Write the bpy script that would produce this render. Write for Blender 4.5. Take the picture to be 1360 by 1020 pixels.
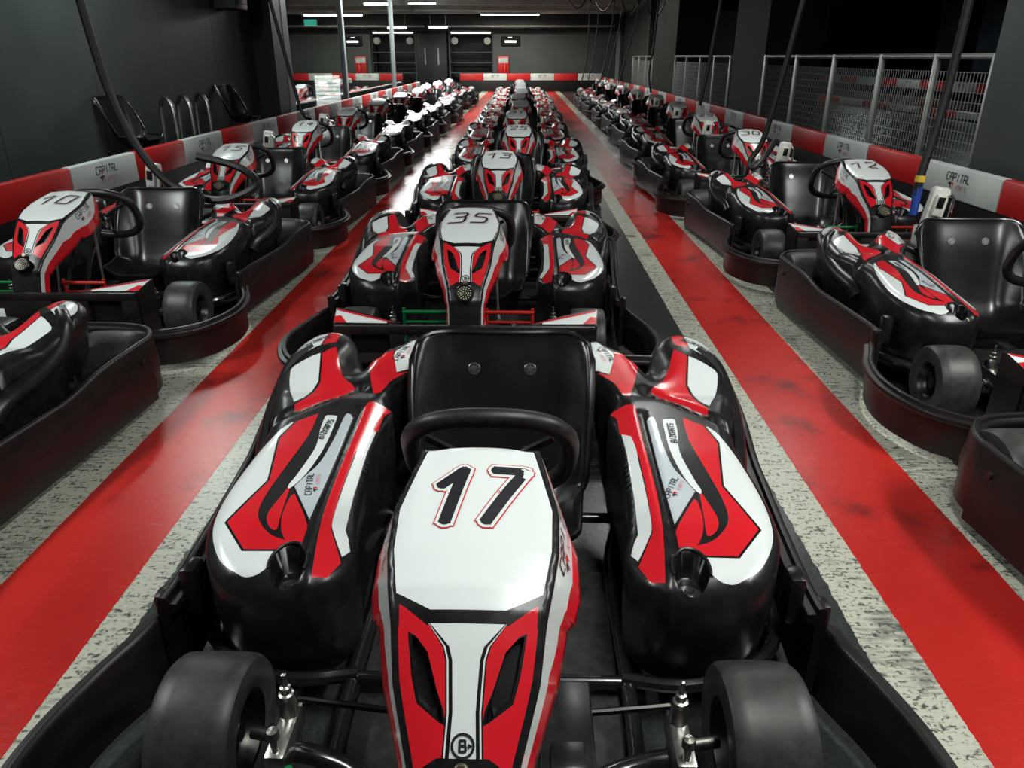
import bpy, bmesh, math, random
import numpy as np
from mathutils import Vector, Matrix
from mathutils.geometry import delaunay_2d_cdt

for o in list(bpy.data.objects):
    bpy.data.objects.remove(o)
S = bpy.context.scene
COL = S.collection
random.seed(7)
PI = math.pi

# ---------------------------------------------------------------- camera
CAM_H = 1.2
cd = bpy.data.cameras.new('camera')
cam = bpy.data.objects.new('camera', cd)
COL.objects.link(cam)
cam.location = (0, 0, CAM_H)
PITCH = math.atan2(435, 1000)
YAW = math.atan2(14, 1000 / math.cos(PITCH))
cam.rotation_euler = (PI / 2 - PITCH, 0, YAW)
cd.sensor_fit = 'HORIZONTAL'
cd.sensor_width = 36.0
cd.lens = 1000.0 / 1360.0 * 36.0
cd.clip_start = 0.02
cd.clip_end = 200
S.camera = cam

# ---------------------------------------------------------------- world, exposure
w = bpy.data.worlds.new('world')
S.world = w
w.use_nodes = True
w.node_tree.nodes['Background'].inputs[0].default_value = (0.75, 0.9, 0.85, 1)
w.node_tree.nodes['Background'].inputs[1].default_value = 0.045
S.view_settings.view_transform = 'Standard'
S.view_settings.look = 'None'
S.view_settings.gamma = 1.0
S.view_settings.use_curve_mapping = False
S.view_settings.exposure = 0.0

# ---------------------------------------------------------------- room lighting (fluorescent fittings built only for those in view)
def area(name, loc, sx, sy, power, color=(1, 0.97, 0.9), rot=(0, 0, 0), spread=180):
    l = bpy.data.lights.new(name, 'AREA')
    l.shape = 'RECTANGLE'; l.size = sx; l.size_y = sy
    l.energy = power; l.color = color; l.spread = math.radians(spread)
    o = bpy.data.objects.new(name, l); COL.objects.link(o)
    o.location = loc; o.rotation_euler = rot
    return o
def spot(name, loc, target, power, angle, blend, color=(1, 1, 1), radius=0.05):
    l = bpy.data.lights.new(name, 'SPOT')
    l.energy = power; l.color = color; l.spot_size = math.radians(angle); l.spot_blend = blend
    l.shadow_soft_size = radius
    o = bpy.data.objects.new(name, l); COL.objects.link(o)
    o.location = loc
    o.rotation_euler = (Vector(target) - Vector(loc)).to_track_quat('-Z', 'Y').to_euler()
    return o
CEIL = 2.75
area('lamp_light', (0.55, 0.55, CEIL - .12), 0.25, 1.3, 40, (.96, 1, .94))
area('lamp_light', (2.75, 1.2, CEIL - .12), 0.25, 1.5, 95, (.96, 1, .94))
area('lamp_light', (-2.9, 1.5, CEIL - .12), 0.25, 1.5, 80, (.93, 1, .96))
area('lamp_light', (0.9, 5.2, CEIL - .12), 0.2, 1.2, 36, (.96, 1, .94))
area('lamp_light', (-2.9, 6.4, CEIL - .12), 0.15, 1.2, 42, (.88, 1, .95))
area('lamp_light', (2.3, 6.2, CEIL - .12), 0.15, 1.2, 18, (.95, 1, .95))
for yy in (16.2, 18.6, 21.0):
    area('lamp_light', (-2.5, yy, CEIL - .12), 1.5, .5, 140, (.95, 1, .98))
area('lamp_light', (-2.8, 23.4, 2.52), 0.75, 0.12, 90, (1, .98, .88))
area('lamp_light', (-2.75, 27.0, 2.03), 0.6, 0.12, 110, (.95, 1, .97))
area('lamp_light', (-0.43, 28.2, 2.46), 1.95, 0.14, 150, (1, .98, .85))
area('tube_uplight', (-2.8, 23.4, 2.60), 0.75, 0.10, 34, (1, .98, .85), (PI, 0, 0))
area('tube_uplight', (-0.43, 28.2, 2.55), 1.95, 0.10, 85, (1, .98, .82), (PI, 0, 0))
area('lamp_light', (2.0, 20.5, CEIL - .12), 1.2, .15, 40, (1, .98, .9))
area('lamp_light', (11.5, 27, 3.2), 1.5, .3, 45, (.9, 1, .95))
area('lamp_light', (9.5, 16, 3.2), 1.5, .3, 60, (.85, 1, .95))  # unseen lamp, added to brighten the bluish panels of the track hall

# ---------------------------------------------------------------- materials
def mat(name, color, rough=.5, metal=0.0, spec=.5, coat=0.0, emit=None, estr=0.0, alpha=None):
    m = bpy.data.materials.new(name); m.use_nodes = True
    b = m.node_tree.nodes['Principled BSDF']
    b.inputs['Base Color'].default_value = (*color, 1)
    b.inputs['Roughness'].default_value = rough
    b.inputs['Metallic'].default_value = metal
    b.inputs['Specular IOR Level'].default_value = spec
    b.inputs['Coat Weight'].default_value = coat
    b.inputs['Coat Roughness'].default_value = .08
    if emit:
        b.inputs['Emission Color'].default_value = (*emit, 1)
        b.inputs['Emission Strength'].default_value = estr
    return m
def noisy(m, scale, c1, c2, lo=.35, hi=.65, rough=None, bump=0.0, stretch=(1, 1, 1)):
    """adds noise colour / roughness / bump variation to a principled material"""
    nt = m.node_tree; b = nt.nodes['Principled BSDF']
    tc = nt.nodes.new('ShaderNodeTexCoord'); mp = nt.nodes.new('ShaderNodeMapping')
    mp.inputs['Scale'].default_value = stretch
    n = nt.nodes.new('ShaderNodeTexNoise'); n.inputs['Scale'].default_value = scale; n.inputs['Detail'].default_value = 6
    r = nt.nodes.new('ShaderNodeValToRGB')
    r.color_ramp.elements[0].position = lo; r.color_ramp.elements[1].position = hi
    r.color_ramp.elements[0].color = (*c1, 1); r.color_ramp.elements[1].color = (*c2, 1)
    nt.links.new(tc.outputs['Object'], mp.inputs[0]); nt.links.new(mp.outputs[0], n.inputs['Vector'])
    nt.links.new(n.outputs['Fac'], r.inputs[0]); nt.links.new(r.outputs[0], b.inputs['Base Color'])
    if rough:
        mr = nt.nodes.new('ShaderNodeMapRange'); mr.inputs['To Min'].default_value = rough[0]; mr.inputs['To Max'].default_value = rough[1]
        nt.links.new(n.outputs['Fac'], mr.inputs['Value']); nt.links.new(mr.outputs[0], b.inputs['Roughness'])
    if bump:
        bp = nt.nodes.new('ShaderNodeBump'); bp.inputs['Strength'].default_value = bump; bp.inputs['Distance'].default_value = .01
        nt.links.new(n.outputs['Fac'], bp.inputs['Height']); nt.links.new(bp.outputs[0], b.inputs['Normal'])
    return m

WHITE = mat('white_sticker', (.74, .78, .78), .22, coat=.3)
RED = mat('red_sticker', (.66, .012, .022), .24, coat=.3)
GREYW = mat('pale_grey_sticker', (.5, .55, .6), .25, coat=.3)
BLK = mat('black_sticker', (.006, .006, .007), .3)
PLASTIC = noisy(mat('black_moulded_plastic', (.008, .008, .009), .33), 30, (.006, .006, .007), (.011, .011, .012), rough=(.24, .36))
BUMP = noisy(mat('scuffed_black_bumper_plastic', (.01, .009, .009), .4), 9, (.006, .006, .006), (.014, .009, .009), rough=(.3, .5), stretch=(1, 1, 3))
SEATM = noisy(mat('glossy_black_seat_plastic', (.008, .008, .009), .24), 14, (.007, .007, .008), (.010, .010, .011), rough=(.22, .30))
RUBBER = noisy(mat('black_rubber', (.03, .031, .03), .5), 40, (.026, .027, .026), (.042, .043, .040), rough=(.38, .52))
GRIP = noisy(mat('wheel_grip_rubber', (.011, .011, .011), .42), 60, (.008, .008, .008), (.018, .018, .017), rough=(.35, .5))
CHROME = mat('chrome', (.75, .76, .75), .14, 1.0)
STEEL = noisy(mat('zinc_steel', (.5, .5, .48), .32, 1.0), 60, (.4, .4, .38), (.6, .6, .57))
FRAME = mat('black_powder_coated_tube', (.012, .012, .013), .2, coat=.4)
TRAY = noisy(mat('dark_floor_tray', (.02, .02, .019), .6), 50, (.012, .012, .011), (.03, .03, .027))
GREENP = mat('green_pedal_paint', (.0, .16, .045), .3, coat=.3)
REDP = mat('red_pedal_paint', (.55, .02, .012), .3, coat=.3)
WPLAS = mat('white_housing_plastic', (.72, .73, .68), .3)
LENS = mat('lens_dots', (.7, .65, .4), .2)
BRASS = mat('worn_rim_metal', (.30, .27, .2), .35, 1.0)
ORANGE = mat('orange_tyre_marking', (.42, .10, .02), .6)
BLUE = mat('blue_plug_plastic', (.02, .06, .35), .35)
YELL = mat('yellow_plug_ring', (.7, .5, .05), .4)
PINK = mat('pink_red_lettering', (.75, .25, .3), .4)
INK = mat('dark_lettering', (.015, .015, .02), .4)
OUTL = mat('red_number_outline', (.6, .03, .035), .3)
CABLE = mat('black_cable', (.008, .008, .008), .45)
KART_MATS = [BLK, WHITE, RED, GREYW, PLASTIC]

# ---------------------------------------------------------------- mesh collector
class MB:
    def __init__(s): s.v = []; s.f = []; s.m = []
    def add(s, vs, fs, mi=0):
        o = len(s.v); s.v += [tuple(p) for p in vs]
        s.f += [tuple(i + o for i in f) for f in fs]; s.m += [mi] * len(fs)
        return s
    def box(s, c, d, mi=0, rot=None, bev=0.0):
        bm = bmesh.new(); bmesh.ops.create_cube(bm, size=1)
        for v in bm.verts: v.co = Vector((v.co.x * d[0], v.co.y * d[1], v.co.z * d[2]))
        if bev: bmesh.ops.bevel(bm, geom=list(bm.edges), offset=bev, segments=2, affect='EDGES', profile=.5)
        M = Matrix.Translation(c)
        if rot is not None: M = M @ (rot if isinstance(rot, Matrix) else Matrix.Rotation(rot, 4, 'Z'))
        bm.transform(M); bm.verts.index_update()
        s.add([v.co[:] for v in bm.verts], [[v.index for v in f.verts] for f in bm.faces], mi); bm.free()
        return s
    def tube(s, pts, r, seg=10, closed=False, mi=0, caps=True):
        pts = [Vector(p) for p in pts]; n = len(pts)
        rs = r if isinstance(r, (list, tuple)) else [r] * n
        vs = []; fs = []; up = None
        for i, p in enumerate(pts):
            a = pts[(i - 1) % n] if (closed or i > 0) else p
            b = pts[(i + 1) % n] if (closed or i < n - 1) else p
            t = (b - a).normalized()
            if up is None:
                up = Vector((0, 0, 1)) if abs(t.z) < .9 else Vector((1, 0, 0))
            u = (up - t * up.dot(t)).normalized(); up = u; q = t.cross(u)
            for k in range(seg):
                a_ = 2 * PI * k / seg
                vs.append(p + (u * math.cos(a_) + q * math.sin(a_)) * rs[i])
        m = n if closed else n - 1
        for i in range(m):
            for k in range(seg):
                a0 = i * seg + k; a1 = i * seg + (k + 1) % seg
                b0 = ((i + 1) % n) * seg + k; b1 = ((i + 1) % n) * seg + (k + 1) % seg
                fs.append((a0, a1, b1, b0))
        if caps and not closed:
            fs.append(tuple(range(seg))[::-1]); fs.append(tuple((n - 1) * seg + k for k in range(seg)))
        return s.add(vs, fs, mi)
    def lathe(s, prof, c, axis='X', seg=32, mi=0, closed=True):
        """prof: list of (radius, along)"""
        vs = []; fs = []; n = len(prof)
        for k in range(seg):
            a = 2 * PI * k / seg
            for r, h in prof:
                if axis == 'X': p = (h, r * math.cos(a), r * math.sin(a))
                elif axis == 'Y': p = (r * math.cos(a), h, -r * math.sin(a))
                else: p = (r * math.cos(a), r * math.sin(a), h)
                vs.append((p[0] + c[0], p[1] + c[1], p[2] + c[2]))
        for k in range(seg):
            k2 = (k + 1) % seg
            for i in range(n if closed else n - 1):
                j = (i + 1) % n
                fs.append((k * n + i, k2 * n + i, k2 * n + j, k * n + j))
        return s.add(vs, fs, mi)
    def prism(s, poly, z0, z1, mi=0):
        n = len(poly)
        vs = [(x, y, z0) for x, y in poly] + [(x, y, z1) for x, y in poly]
        fs = [tuple(range(n))[::-1], tuple(range(n, 2 * n))] + [(i, (i + 1) % n, n + (i + 1) % n, n + i) for i in range(n)]
        return s.add(vs, fs, mi)
    def xform(s, M):
        s.v = [tuple(M @ Vector(p)) for p in s.v]; return s
    def build(s, name, mats, parent=None, smooth=True, ang=40, recalc=True):
        me = bpy.data.meshes.new(name)
        me.from_pydata(s.v, [], s.f)
        if not isinstance(mats, (list, tuple)): mats = [mats]
        for m in mats: me.materials.append(m)
        me.polygons.foreach_set('material_index', s.m)
        if recalc:
            bm = bmesh.new(); bm.from_mesh(me); bmesh.ops.recalc_face_normals(bm, faces=list(bm.faces)); bm.to_mesh(me); bm.free()
        if smooth:
            me.shade_smooth(); me.set_sharp_from_angle(angle=math.radians(ang))
        me.update()
        o = bpy.data.objects.new(name, me); COL.objects.link(o)
        if parent is not None: o.parent = parent
        return o

def tag(o, label=None, cat=None, group=None, kind=None):
    if label: o['label'] = label
    if cat: o['category'] = cat
    if group: o['group'] = group
    if kind: o['kind'] = kind
    return o
def empty(name, loc=(0, 0, 0), rz=0.0):
    o = bpy.data.objects.new(name, None); COL.objects.link(o)
    o.empty_display_size = .2
    o.location = loc; o.rotation_euler = (0, 0, rz)
    return o
def copy_tree(o, parent=None, skip=()):
    c = o.copy(); COL.objects.link(c)
    if parent is not None: c.parent = parent
    for ch in list(o.children):
        if ch.name.split('.')[0] not in skip: copy_tree(ch, c, skip)
    return c

# ---------------------------------------------------------------- 2-D helpers
def lerp(x, xs, ys): return float(np.interp(x, xs, ys))
def chaikin(p, n=2, closed=True):
    for _ in range(n):
        q = []; L = len(p)
        rng = range(L) if closed else range(L - 1)
        if not closed: q.append(p[0])
        for i in rng:
            a = p[i]; b = p[(i + 1) % L]
            q.append((.75 * a[0] + .25 * b[0], .75 * a[1] + .25 * b[1]))
            q.append((.25 * a[0] + .75 * b[0], .25 * a[1] + .75 * b[1]))
        if not closed: q.append(p[-1])
        p = q
    return p
def resample(poly, step, closed=True):
    out = []; L = len(poly)
    for i in range(L if closed else L - 1):
        a = poly[i]; b = poly[(i + 1) % L]
        d = math.hypot(b[0] - a[0], b[1] - a[1]); n = max(1, int(round(d / step)))
        for k in range(n): out.append((a[0] + (b[0] - a[0]) * k / n, a[1] + (b[1] - a[1]) * k / n))
    if not closed: out.append(poly[-1])
    return out
def inside(P, poly):
    x = P[:, 0]; y = P[:, 1]; r = np.zeros(len(P), bool); n = len(poly); j = n - 1
    for i in range(n):
        xi, yi = poly[i]; xj, yj = poly[j]
        if yi != yj:
            c = ((yi > y) != (yj > y)) & (x < (xj - xi) * (y - yi) / (yj - yi) + xi)
            r ^= c
        j = i
    return r
def poly_dist(P, poly):
    d = np.full(len(P), 1e9); n = len(poly)
    for i in range(n):
        a = np.array(poly[i]); b = np.array(poly[(i + 1) % n]); ab = b - a
        t = np.clip(((P - a) @ ab) / max(ab @ ab, 1e-12), 0, 1)
        d = np.minimum(d, np.hypot(*(P - a - t[:, None] * ab).T))
    return d
def stroke(pl, wd, closed=False):
    """flat ribbon quads along a polyline, as a list of polygons"""
    out = []; L = len(pl)
    for i in range(L if closed else L - 1):
        a = np.array(pl[i]); b = np.array(pl[(i + 1) % L]); d = b - a; l = np.hypot(*d)
        if l < 1e-9: continue
        t = d / l; nrm = np.array((-t[1], t[0])) * wd / 2; e = t * wd * .3
        out.append([tuple(a - e + nrm), tuple(a - e - nrm), tuple(b + e - nrm), tuple(b + e + nrm)])
    return out
def livery(outline, layers, step, mapf, base=0):
    """triangulate the outline with every sticker edge as a constraint; returns verts2d, faces, material indices"""
    pts = []; edges = []
    def add(poly):
        p = resample(poly, step); o = len(pts)
        pts.extend(p); edges.extend([(o + i, o + (i + 1) % len(p)) for i in range(len(p))])
    add(outline)
    for poly, mi in layers: add(poly)
    xs = [p[0] for p in outline]; ys = [p[1] for p in outline]
    gx = np.arange(min(xs), max(xs), step); gy = np.arange(min(ys), max(ys), step)
    G = np.array([(x + (step * .5 if j % 2 else 0), y) for j, y in enumerate(gy) for x in gx])
    G = G[inside(G, outline)]; G = G[poly_dist(G, outline) > step * .45]
    pts.extend([tuple(g) for g in G])
    r = delaunay_2d_cdt([Vector(p) for p in pts], edges, [], 0, 1e-5)
    V = np.array([v[:] for v in r[0]]); F = [tuple(f) for f in r[2]]
    Cn = np.array([V[list(f)].mean(axis=0) for f in F])
    keep = inside(Cn, outline); mi = np.full(len(F), base)
    for poly, m in layers: mi[inside(Cn, poly)] = m
    F2 = [f for f, k in zip(F, keep) if k]; mi = mi[keep]
    return V, F2, [int(i) for i in mi]

# ---------------------------------------------------------------- lettering as strokes
def rr(pl, r=.12, n=3):
    """round the inner corners of a polyline"""
    out = [pl[0]]
    for i in range(1, len(pl) - 1):
        a, b, c = (np.array(pl[k], float) for k in (i - 1, i, i + 1))
        la = np.linalg.norm(a - b); lc = np.linalg.norm(c - b); q = min(r, la * .45, lc * .45)
        p0 = b + (a - b) / la * q; p1 = b + (c - b) / lc * q
        for k in range(n + 1):
            t = k / n; out.append(tuple((1 - t) ** 2 * p0 + 2 * t * (1 - t) * b + t * t * p1))
    out.append(pl[-1]); return out
GLYPH = {
 'C': [[(.6, 1), (0, 1), (0, 0), (.6, 0)]], 'A': [[(0, 0), (0, 1), (.6, 1), (.6, 0)], [(.0, .42), (.6, .42)]],
 'P': [[(0, 0), (0, 1), (.6, 1), (.6, .42), (0, .42)]], 'I': [[(.3, 0), (.3, 1)]], 'T': [[(0, 1), (.6, 1)], [(.3, 1), (.3, 0)]],
 'L': [[(0, 1), (0, 0), (.6, 0)]], 'K': [[(0, 0), (0, 1)], [(.6, 1), (.05, .5), (.6, 0)]],
 'R': [[(0, 0), (0, 1), (.6, 1), (.6, .45), (0, .45)], [(.25, .45), (.6, 0)]], 'S': [[(.6, 1), (0, 1), (0, .5), (.6, .5), (.6, 0), (0, 0)]],
 'B': [[(0, 0), (0, 1), (.55, 1), (.55, .52), (0, .52)], [(.5, .52), (.62, .45), (.62, 0), (0, 0)]], 'Z': [[(0, 1), (.6, 1), (0, 0), (.6, 0)]],
 '0': [[(.3, 0), (0, 0), (0, 1), (.6, 1), (.6, 0), (.3, 0)]], '1': [[(.02, .68), (.4, 1), (.4, 0)]],
 '2': [[(0, .8), (0, 1), (.6, 1), (.6, .55), (0, 0), (.6, 0)]], '3': [[(0, 1), (.6, 1), (.6, .54), (.2, .54)], [(.5, .54), (.62, .46), (.62, 0), (0, 0)]],
 '4': [[(.62, .3), (0, .3), (.45, 1), (.45, 0)]], '5': [[(.6, 1), (.05, 1), (0, .56), (.6, .56), (.6, 0), (0, 0)]],
 '7': [[(0, 1), (.66, 1), (.16, 0)]], '9': [[(.6, .45), (0, .45), (0, 1), (.6, 1), (.6, 0), (.05, 0)]],
}
def text_lines(txt, h, gap=.28, slant=.15, wscale=1.0, r=.14):
    out = []; x = 0
    for ch in txt:
        if ch == ' ': x += .5; continue
        for pl in GLYPH[ch]:
            out.append([((px * wscale + x + slant * (py - .5)) * h, (py - .5) * h) for px, py in (rr(pl, r) if len(pl) > 2 else pl)])
        x += (.62 if ch != 'I' else .6) * wscale + gap
    tot = (x - gap) * h
    return [[(a - tot / 2, b) for a, b in pl] for pl in out], tot
def disc(c, r, n=10): return [(c[0] + r * math.cos(2 * PI * k / n), c[1] + r * math.sin(2 * PI * k / n)) for k in range(n)]
def put_strokes(mb, lines, wd, mapf, off, mi=0, rnd=True, step=None):
    for pl in lines:
        if step: pl = resample(pl, step, False)
        for q in stroke(pl, wd): mb.add([mapf(x, y, off) for x, y in q], [(0, 1, 2, 3)], mi)
        if rnd:
            for p in pl:
                d = disc(p, wd / 2); mb.add([mapf(x, y, off) for x, y in d], [tuple(range(len(d)))], mi)
def put_poly(mb, poly, mapf, off, mi=0):
    mb.add([mapf(x, y, off) for x, y in poly], [tuple(range(len(poly)))], mi)
def capital_logo(mb, h, mapf0, off, rot=0.0, flipx=1, cx=0, cy=0, shift=0):
    """two-line track lettering with the twin arrow mark; materials 0 = ink, 1 = pink, 2 = red"""
    cr, sr = math.cos(rot), math.sin(rot)
    def mp(x, y, o): return mapf0(cx + x * cr - y * sr, cy + x * sr + y * cr, o)
    L, W = text_lines('CAPITAL', h); put_strokes(mb, [[(x, y + h * .75) for x, y in pl] for pl in L], h * .15, mp, off, 0, rnd=False)
    L, W2 = text_lines('KARTS', h * .62); put_strokes(mb, [[(x + W * .2, y - h * .62) for x, y in pl] for pl in L], h * .08, mp, off, 1, rnd=False)
    x0 = -W * .30
    put_poly(mb, [(x0 - h * .6, h * -.25), (x0 - h * .1, h * -.02), (x0 + h * .3, h * -.15), (x0 + h * .1, h * -1.0), (x0 - h * .05, h * -.45), (x0 - h * .3, h * -.4)], mp, off, 0)
    put_poly(mb, [(x0 + h * .1, h * -.02), (x0 + h * .6, h * .02), (x0 + h * .85, h * -.1), (x0 + h * .62, h * -.8), (x0 + h * .5, h * -.35)], mp, off, 2)

# ================================================================ KART (built once, front towards -Y at y=0)
KL = 1.93
def wall_path(mb, pts, z0, z1, thick=.014, mi=0, closed=False):
    """moulded bumper board following a plan path; lip along the top"""
    P = [Vector((p[0], p[1])) for p in pts]; n = len(P)
    z1s = z1 if isinstance(z1, (list, tuple)) else [z1] * n
    z0s = z0 if isinstance(z0, (list, tuple)) else [z0] * n
    ring = []
    for i in range(n):
        a = P[max(0, i - 1)] if not closed else P[i - 1]; b = P[min(n - 1, i + 1)] if not closed else P[(i + 1) % n]
        t = (b - a).normalized(); nm = Vector((-t.y, t.x))     # inner side = left of travel
        zt, zb = z1s[i], z0s[i]
        sec = [(0, zb), (0, zt - .012), (.004, zt - .003), (.010, zt), (.018, zt - .003), (.021, zt - .014), (.036, zt - .016), (.040, zt - .024), (.036, zt - .034), (thick, zt - .042), (thick, zb)]
        ring.append([(P[i].x + nm.x * d, P[i].y + nm.y * d, z) for d, z in sec])
    m = len(ring[0]); vs = [p for r in ring for p in r]; fs = []
    for i in range(n if closed else n - 1):
        for k in range(m):
            fs.append((i * m + k, ((i + 1) % n) * m + k, ((i + 1) % n) * m + (k + 1) % m, i * m + (k + 1) % m))
    if not closed: fs += [tuple(range(m)), tuple((n - 1) * m + k for k in range(m))]
    mb.add(vs, fs, mi)

def catmull(pts, n=6):
    out = []
    for i in range(len(pts) - 1):
        p0 = np.array(pts[max(0, i - 1)]); p1 = np.array(pts[i]); p2 = np.array(pts[i + 1]); p3 = np.array(pts[min(len(pts) - 1, i + 2)])
        for k in range(n):
            t = k / n
            out.append(tuple(.5 * ((2 * p1) + (-p0 + p2) * t + (2 * p0 - 5 * p1 + 4 * p2 - p3) * t * t + (-p0 + 3 * p1 - 3 * p2 + p3) * t ** 3)))
    out.append(tuple(pts[-1])); return out

# ---- side pod surface
YK = [.55, .62, .75, 1.0, 1.25, 1.3, 1.5, 1.65, 1.75, 1.9]
ZK = [.30, .335, .36, .385, .395, .39, .43, .44, .40, .30]
POD_OUT = [(.258, .70), (.266, .655), (.30, .605), (.35, .582), (.42, .580), (.48, .597), (.53, .645), (.56, .71), (.572, .79), (.570, .88), (.558, .98), (.552, 1.07),
           (.568, 1.16), (.595, 1.24), (.615, 1.32), (.622, 1.42), (.615, 1.51), (.595, 1.59), (.555, 1.645), (.505, 1.655), (.465, 1.635), (.44, 1.585),
           (.415, 1.525), (.392, 1.485), (.365, 1.495), (.315, 1.53), (.27, 1.595), (.247, 1.585), (.243, 1.48), (.247, 1.39), (.285, 1.345), (.303, 1.295),
           (.296, 1.25), (.272, 1.235), (.276, 1.18), (.285, 1.12), (.288, 1.0), (.284, .86), (.27, .75)]
POD_OUT = resample(chaikin(POD_OUT, 3), .012)
def pod_z(P):
    P = np.atleast_2d(P); x = P[:, 0]; y = P[:, 1]
    z = np.interp(y, YK, ZK)
    z = z - np.where(y < 1.3, np.clip(.33 - x, 0, 1) * .5 * np.clip((1.3 - y) / .06, 0, 1), 0)
    # black valley inboard of the hump
    z = z - .055 * np.exp(-(((x - .415) / .035) ** 2 + ((y - 1.475) / .075) ** 2))
    # long channel between top sticker and inner band
    z = z - .008 * np.exp(-((x - .349) / .007) ** 2) * (y < 1.2) * (y > .66)
    # crease in front of the hump
    a = np.array((.375, 1.325)); b = np.array((.555, 1.135)); ab = b - a
    t = np.clip(((P - a) @ ab) / (ab @ ab), 0, 1); d = np.hypot(*(P - a - t[:, None] * ab).T)
    z = z - .022 * np.exp(-(d / .011) ** 2)
    # bolt recess at the front: flat bottom, steep wall
    e = np.sqrt(((x - .372) / .034) ** 2 + ((y - .640) / .046) ** 2)
    z = z - np.clip((1.0 - e) / .22, 0, 1) * .055
    # swell of the hump crown
    z = z + .012 * np.exp(-(((x - .53) / .05) ** 2 + ((y - 1.5) / .12) ** 2))
    r = .05; dd = np.clip(poly_dist(P, POD_OUT) + .005, 0, r)
    rr_ = np.where(x < .34, .018, r); dd = np.minimum(dd, rr_)
    z = z - rr_ * (1 - np.sqrt(np.clip(1 - (1 - dd / rr_) ** 2, 0, 1)))
    return z
HOLE = [(.372 + .034 * math.cos(a), .640 + .046 * math.sin(a)) for a in np.linspace(0, 2 * PI, 25)[:-1]]
HOLE_IN = [(.372 + .0265 * math.cos(a), .640 + .0359 * math.sin(a)) for a in np.linspace(0, 2 * PI, 25)[:-1]]
_red1 = [(.447, 1.171), (.496, 1.116), (.508, 1.044), (.481, .877), (.523, .739), (.466, .668), (.403, .671), (.384, .693), (.424, .708), (.455, .74), (.47, .777), (.47, .839), (.457, .937), (.443, 1.05)]
_edge = [(.492, 1.122), (.508, 1.044), (.481, .877), (.523, .739), (.466, .668), (.403, .669)]
def sm(p, closed=True, n=2): return chaikin(p, n, closed)
_outer = catmull([(.500, 1.118), (.518, 1.076), (.540, .979), (.553, .868), (.555, .787), (.543, .718), (.505, .650), (.458, .616), (.430, .612), (.411, .622), (.403, .640)], 4)
_swo = catmull([(.384, .693), (.424, .708), (.455, .740), (.470, .777), (.470, .839), (.457, .937), (.443, 1.05), (.447, 1.165)], 4)
POD_LAYERS = [
 (_outer + _edge[::-1], 1),
 (_swo + [(.492, 1.122), (.508, 1.044), (.481, .877), (.523, .739), (.466, .668), (.403, .669)], 2),
 (catmull([(.429, .866), (.440, .815), (.448, .768), (.438, .735), (.418, .722), (.421, .768), (.429, .866)], 4)[:-1], 2),
 (catmull([(.359, .732), (.411, .832), (.419, .777), (.408, .722), (.386, .690), (.359, .690)], 3), 2),
 (catmull([(.358, 1.145), (.367, 1.162), (.379, 1.155), (.379, 1.036), (.387, .946), (.405, .896), (.421, .853)], 4) + [(.36, .745), (.357, .876), (.356, .977)], 3),
 (catmull([(.396, 1.146), (.400, 1.154), (.420, 1.156), (.426, 1.148), (.423, 1.09), (.414, 1.03), (.413, .985), (.426, .895), (.433, .862), (.427, .850), (.408, .896), (.394, .978), (.392, 1.05), (.396, 1.146)], 4)[:-1], 1),
 (catmull([(.294, 1.112), (.316, 1.073), (.317, .966), (.318, .865), (.316, .759), (.308, .728), (.282, .680)], 3) + [(.271, .70), (.280, .728), (.289, .745), (.294, .843), (.297, 1.013)], 1),
 (catmull([(.279, 1.226), (.300, 1.236), (.328, 1.235), (.340, 1.199), (.336, 1.048), (.339, .895), (.338, .802), (.332, .707), (.322, .612)], 3) + [(.297, .622), (.281, .666), (.315, .736), (.32, .826), (.32, .985), (.314, 1.082), (.291, 1.114), (.291, 1.189)], 2),
 (catmull([(.526, 1.600), (.565, 1.59), (.590, 1.54), (.594, 1.49), (.582, 1.452)], 3) + [(.526, 1.508)], 1),
 ([(.490, 1.622), (.522, 1.610), (.522, 1.512), (.490, 1.545)], 2),
 (catmull([(.516, 1.468), (.577, 1.414), (.577, 1.37), (.561, 1.31), (.536, 1.25), (.525, 1.225)], 3) + [(.505, 1.25), (.491, 1.344)], 1),
 ([(.511, 1.470), (.487, 1.340), (.501, 1.248), (.520, 1.212), (.515, 1.192), (.50, 1.205), (.466, 1.243), (.390, 1.325)] + catmull([(.390, 1.325), (.430, 1.372), (.458, 1.44), (.483, 1.516)], 3)[1:], 2),
 ([(.252, 1.575), (.268, 1.572), (.309, 1.50), (.311, 1.475), (.29, 1.393), (.252, 1.412)], 1),
 ([(.314, 1.505), (.365, 1.472), (.375, 1.441), (.352, 1.349), (.333, 1.286), (.318, 1.30), (.300, 1.352), (.256, 1.40), (.289, 1.387), (.313, 1.475)], 2),
]
for e in stroke(_edge, .005): POD_LAYERS.append((e, 0))
for e in stroke([(.514, 1.47), (.491, 1.344), (.505, 1.25), (.524, 1.225)], .005): POD_LAYERS.append((e, 0))
for e in stroke([(.36, .745), (.421, .853)], .006): POD_LAYERS.append((e, 0))
POD_LAYERS.append((HOLE, 4)); POD_LAYERS.append((HOLE_IN, 4))
_podV = livery(POD_OUT, POD_LAYERS, .011, None, base=4)
def pod_pos(sx):
    def f(x, y, o):
        z = pod_z(np.array([(x, y)]))[0]
        return (sx * x, y, z + o)
    return f

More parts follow.
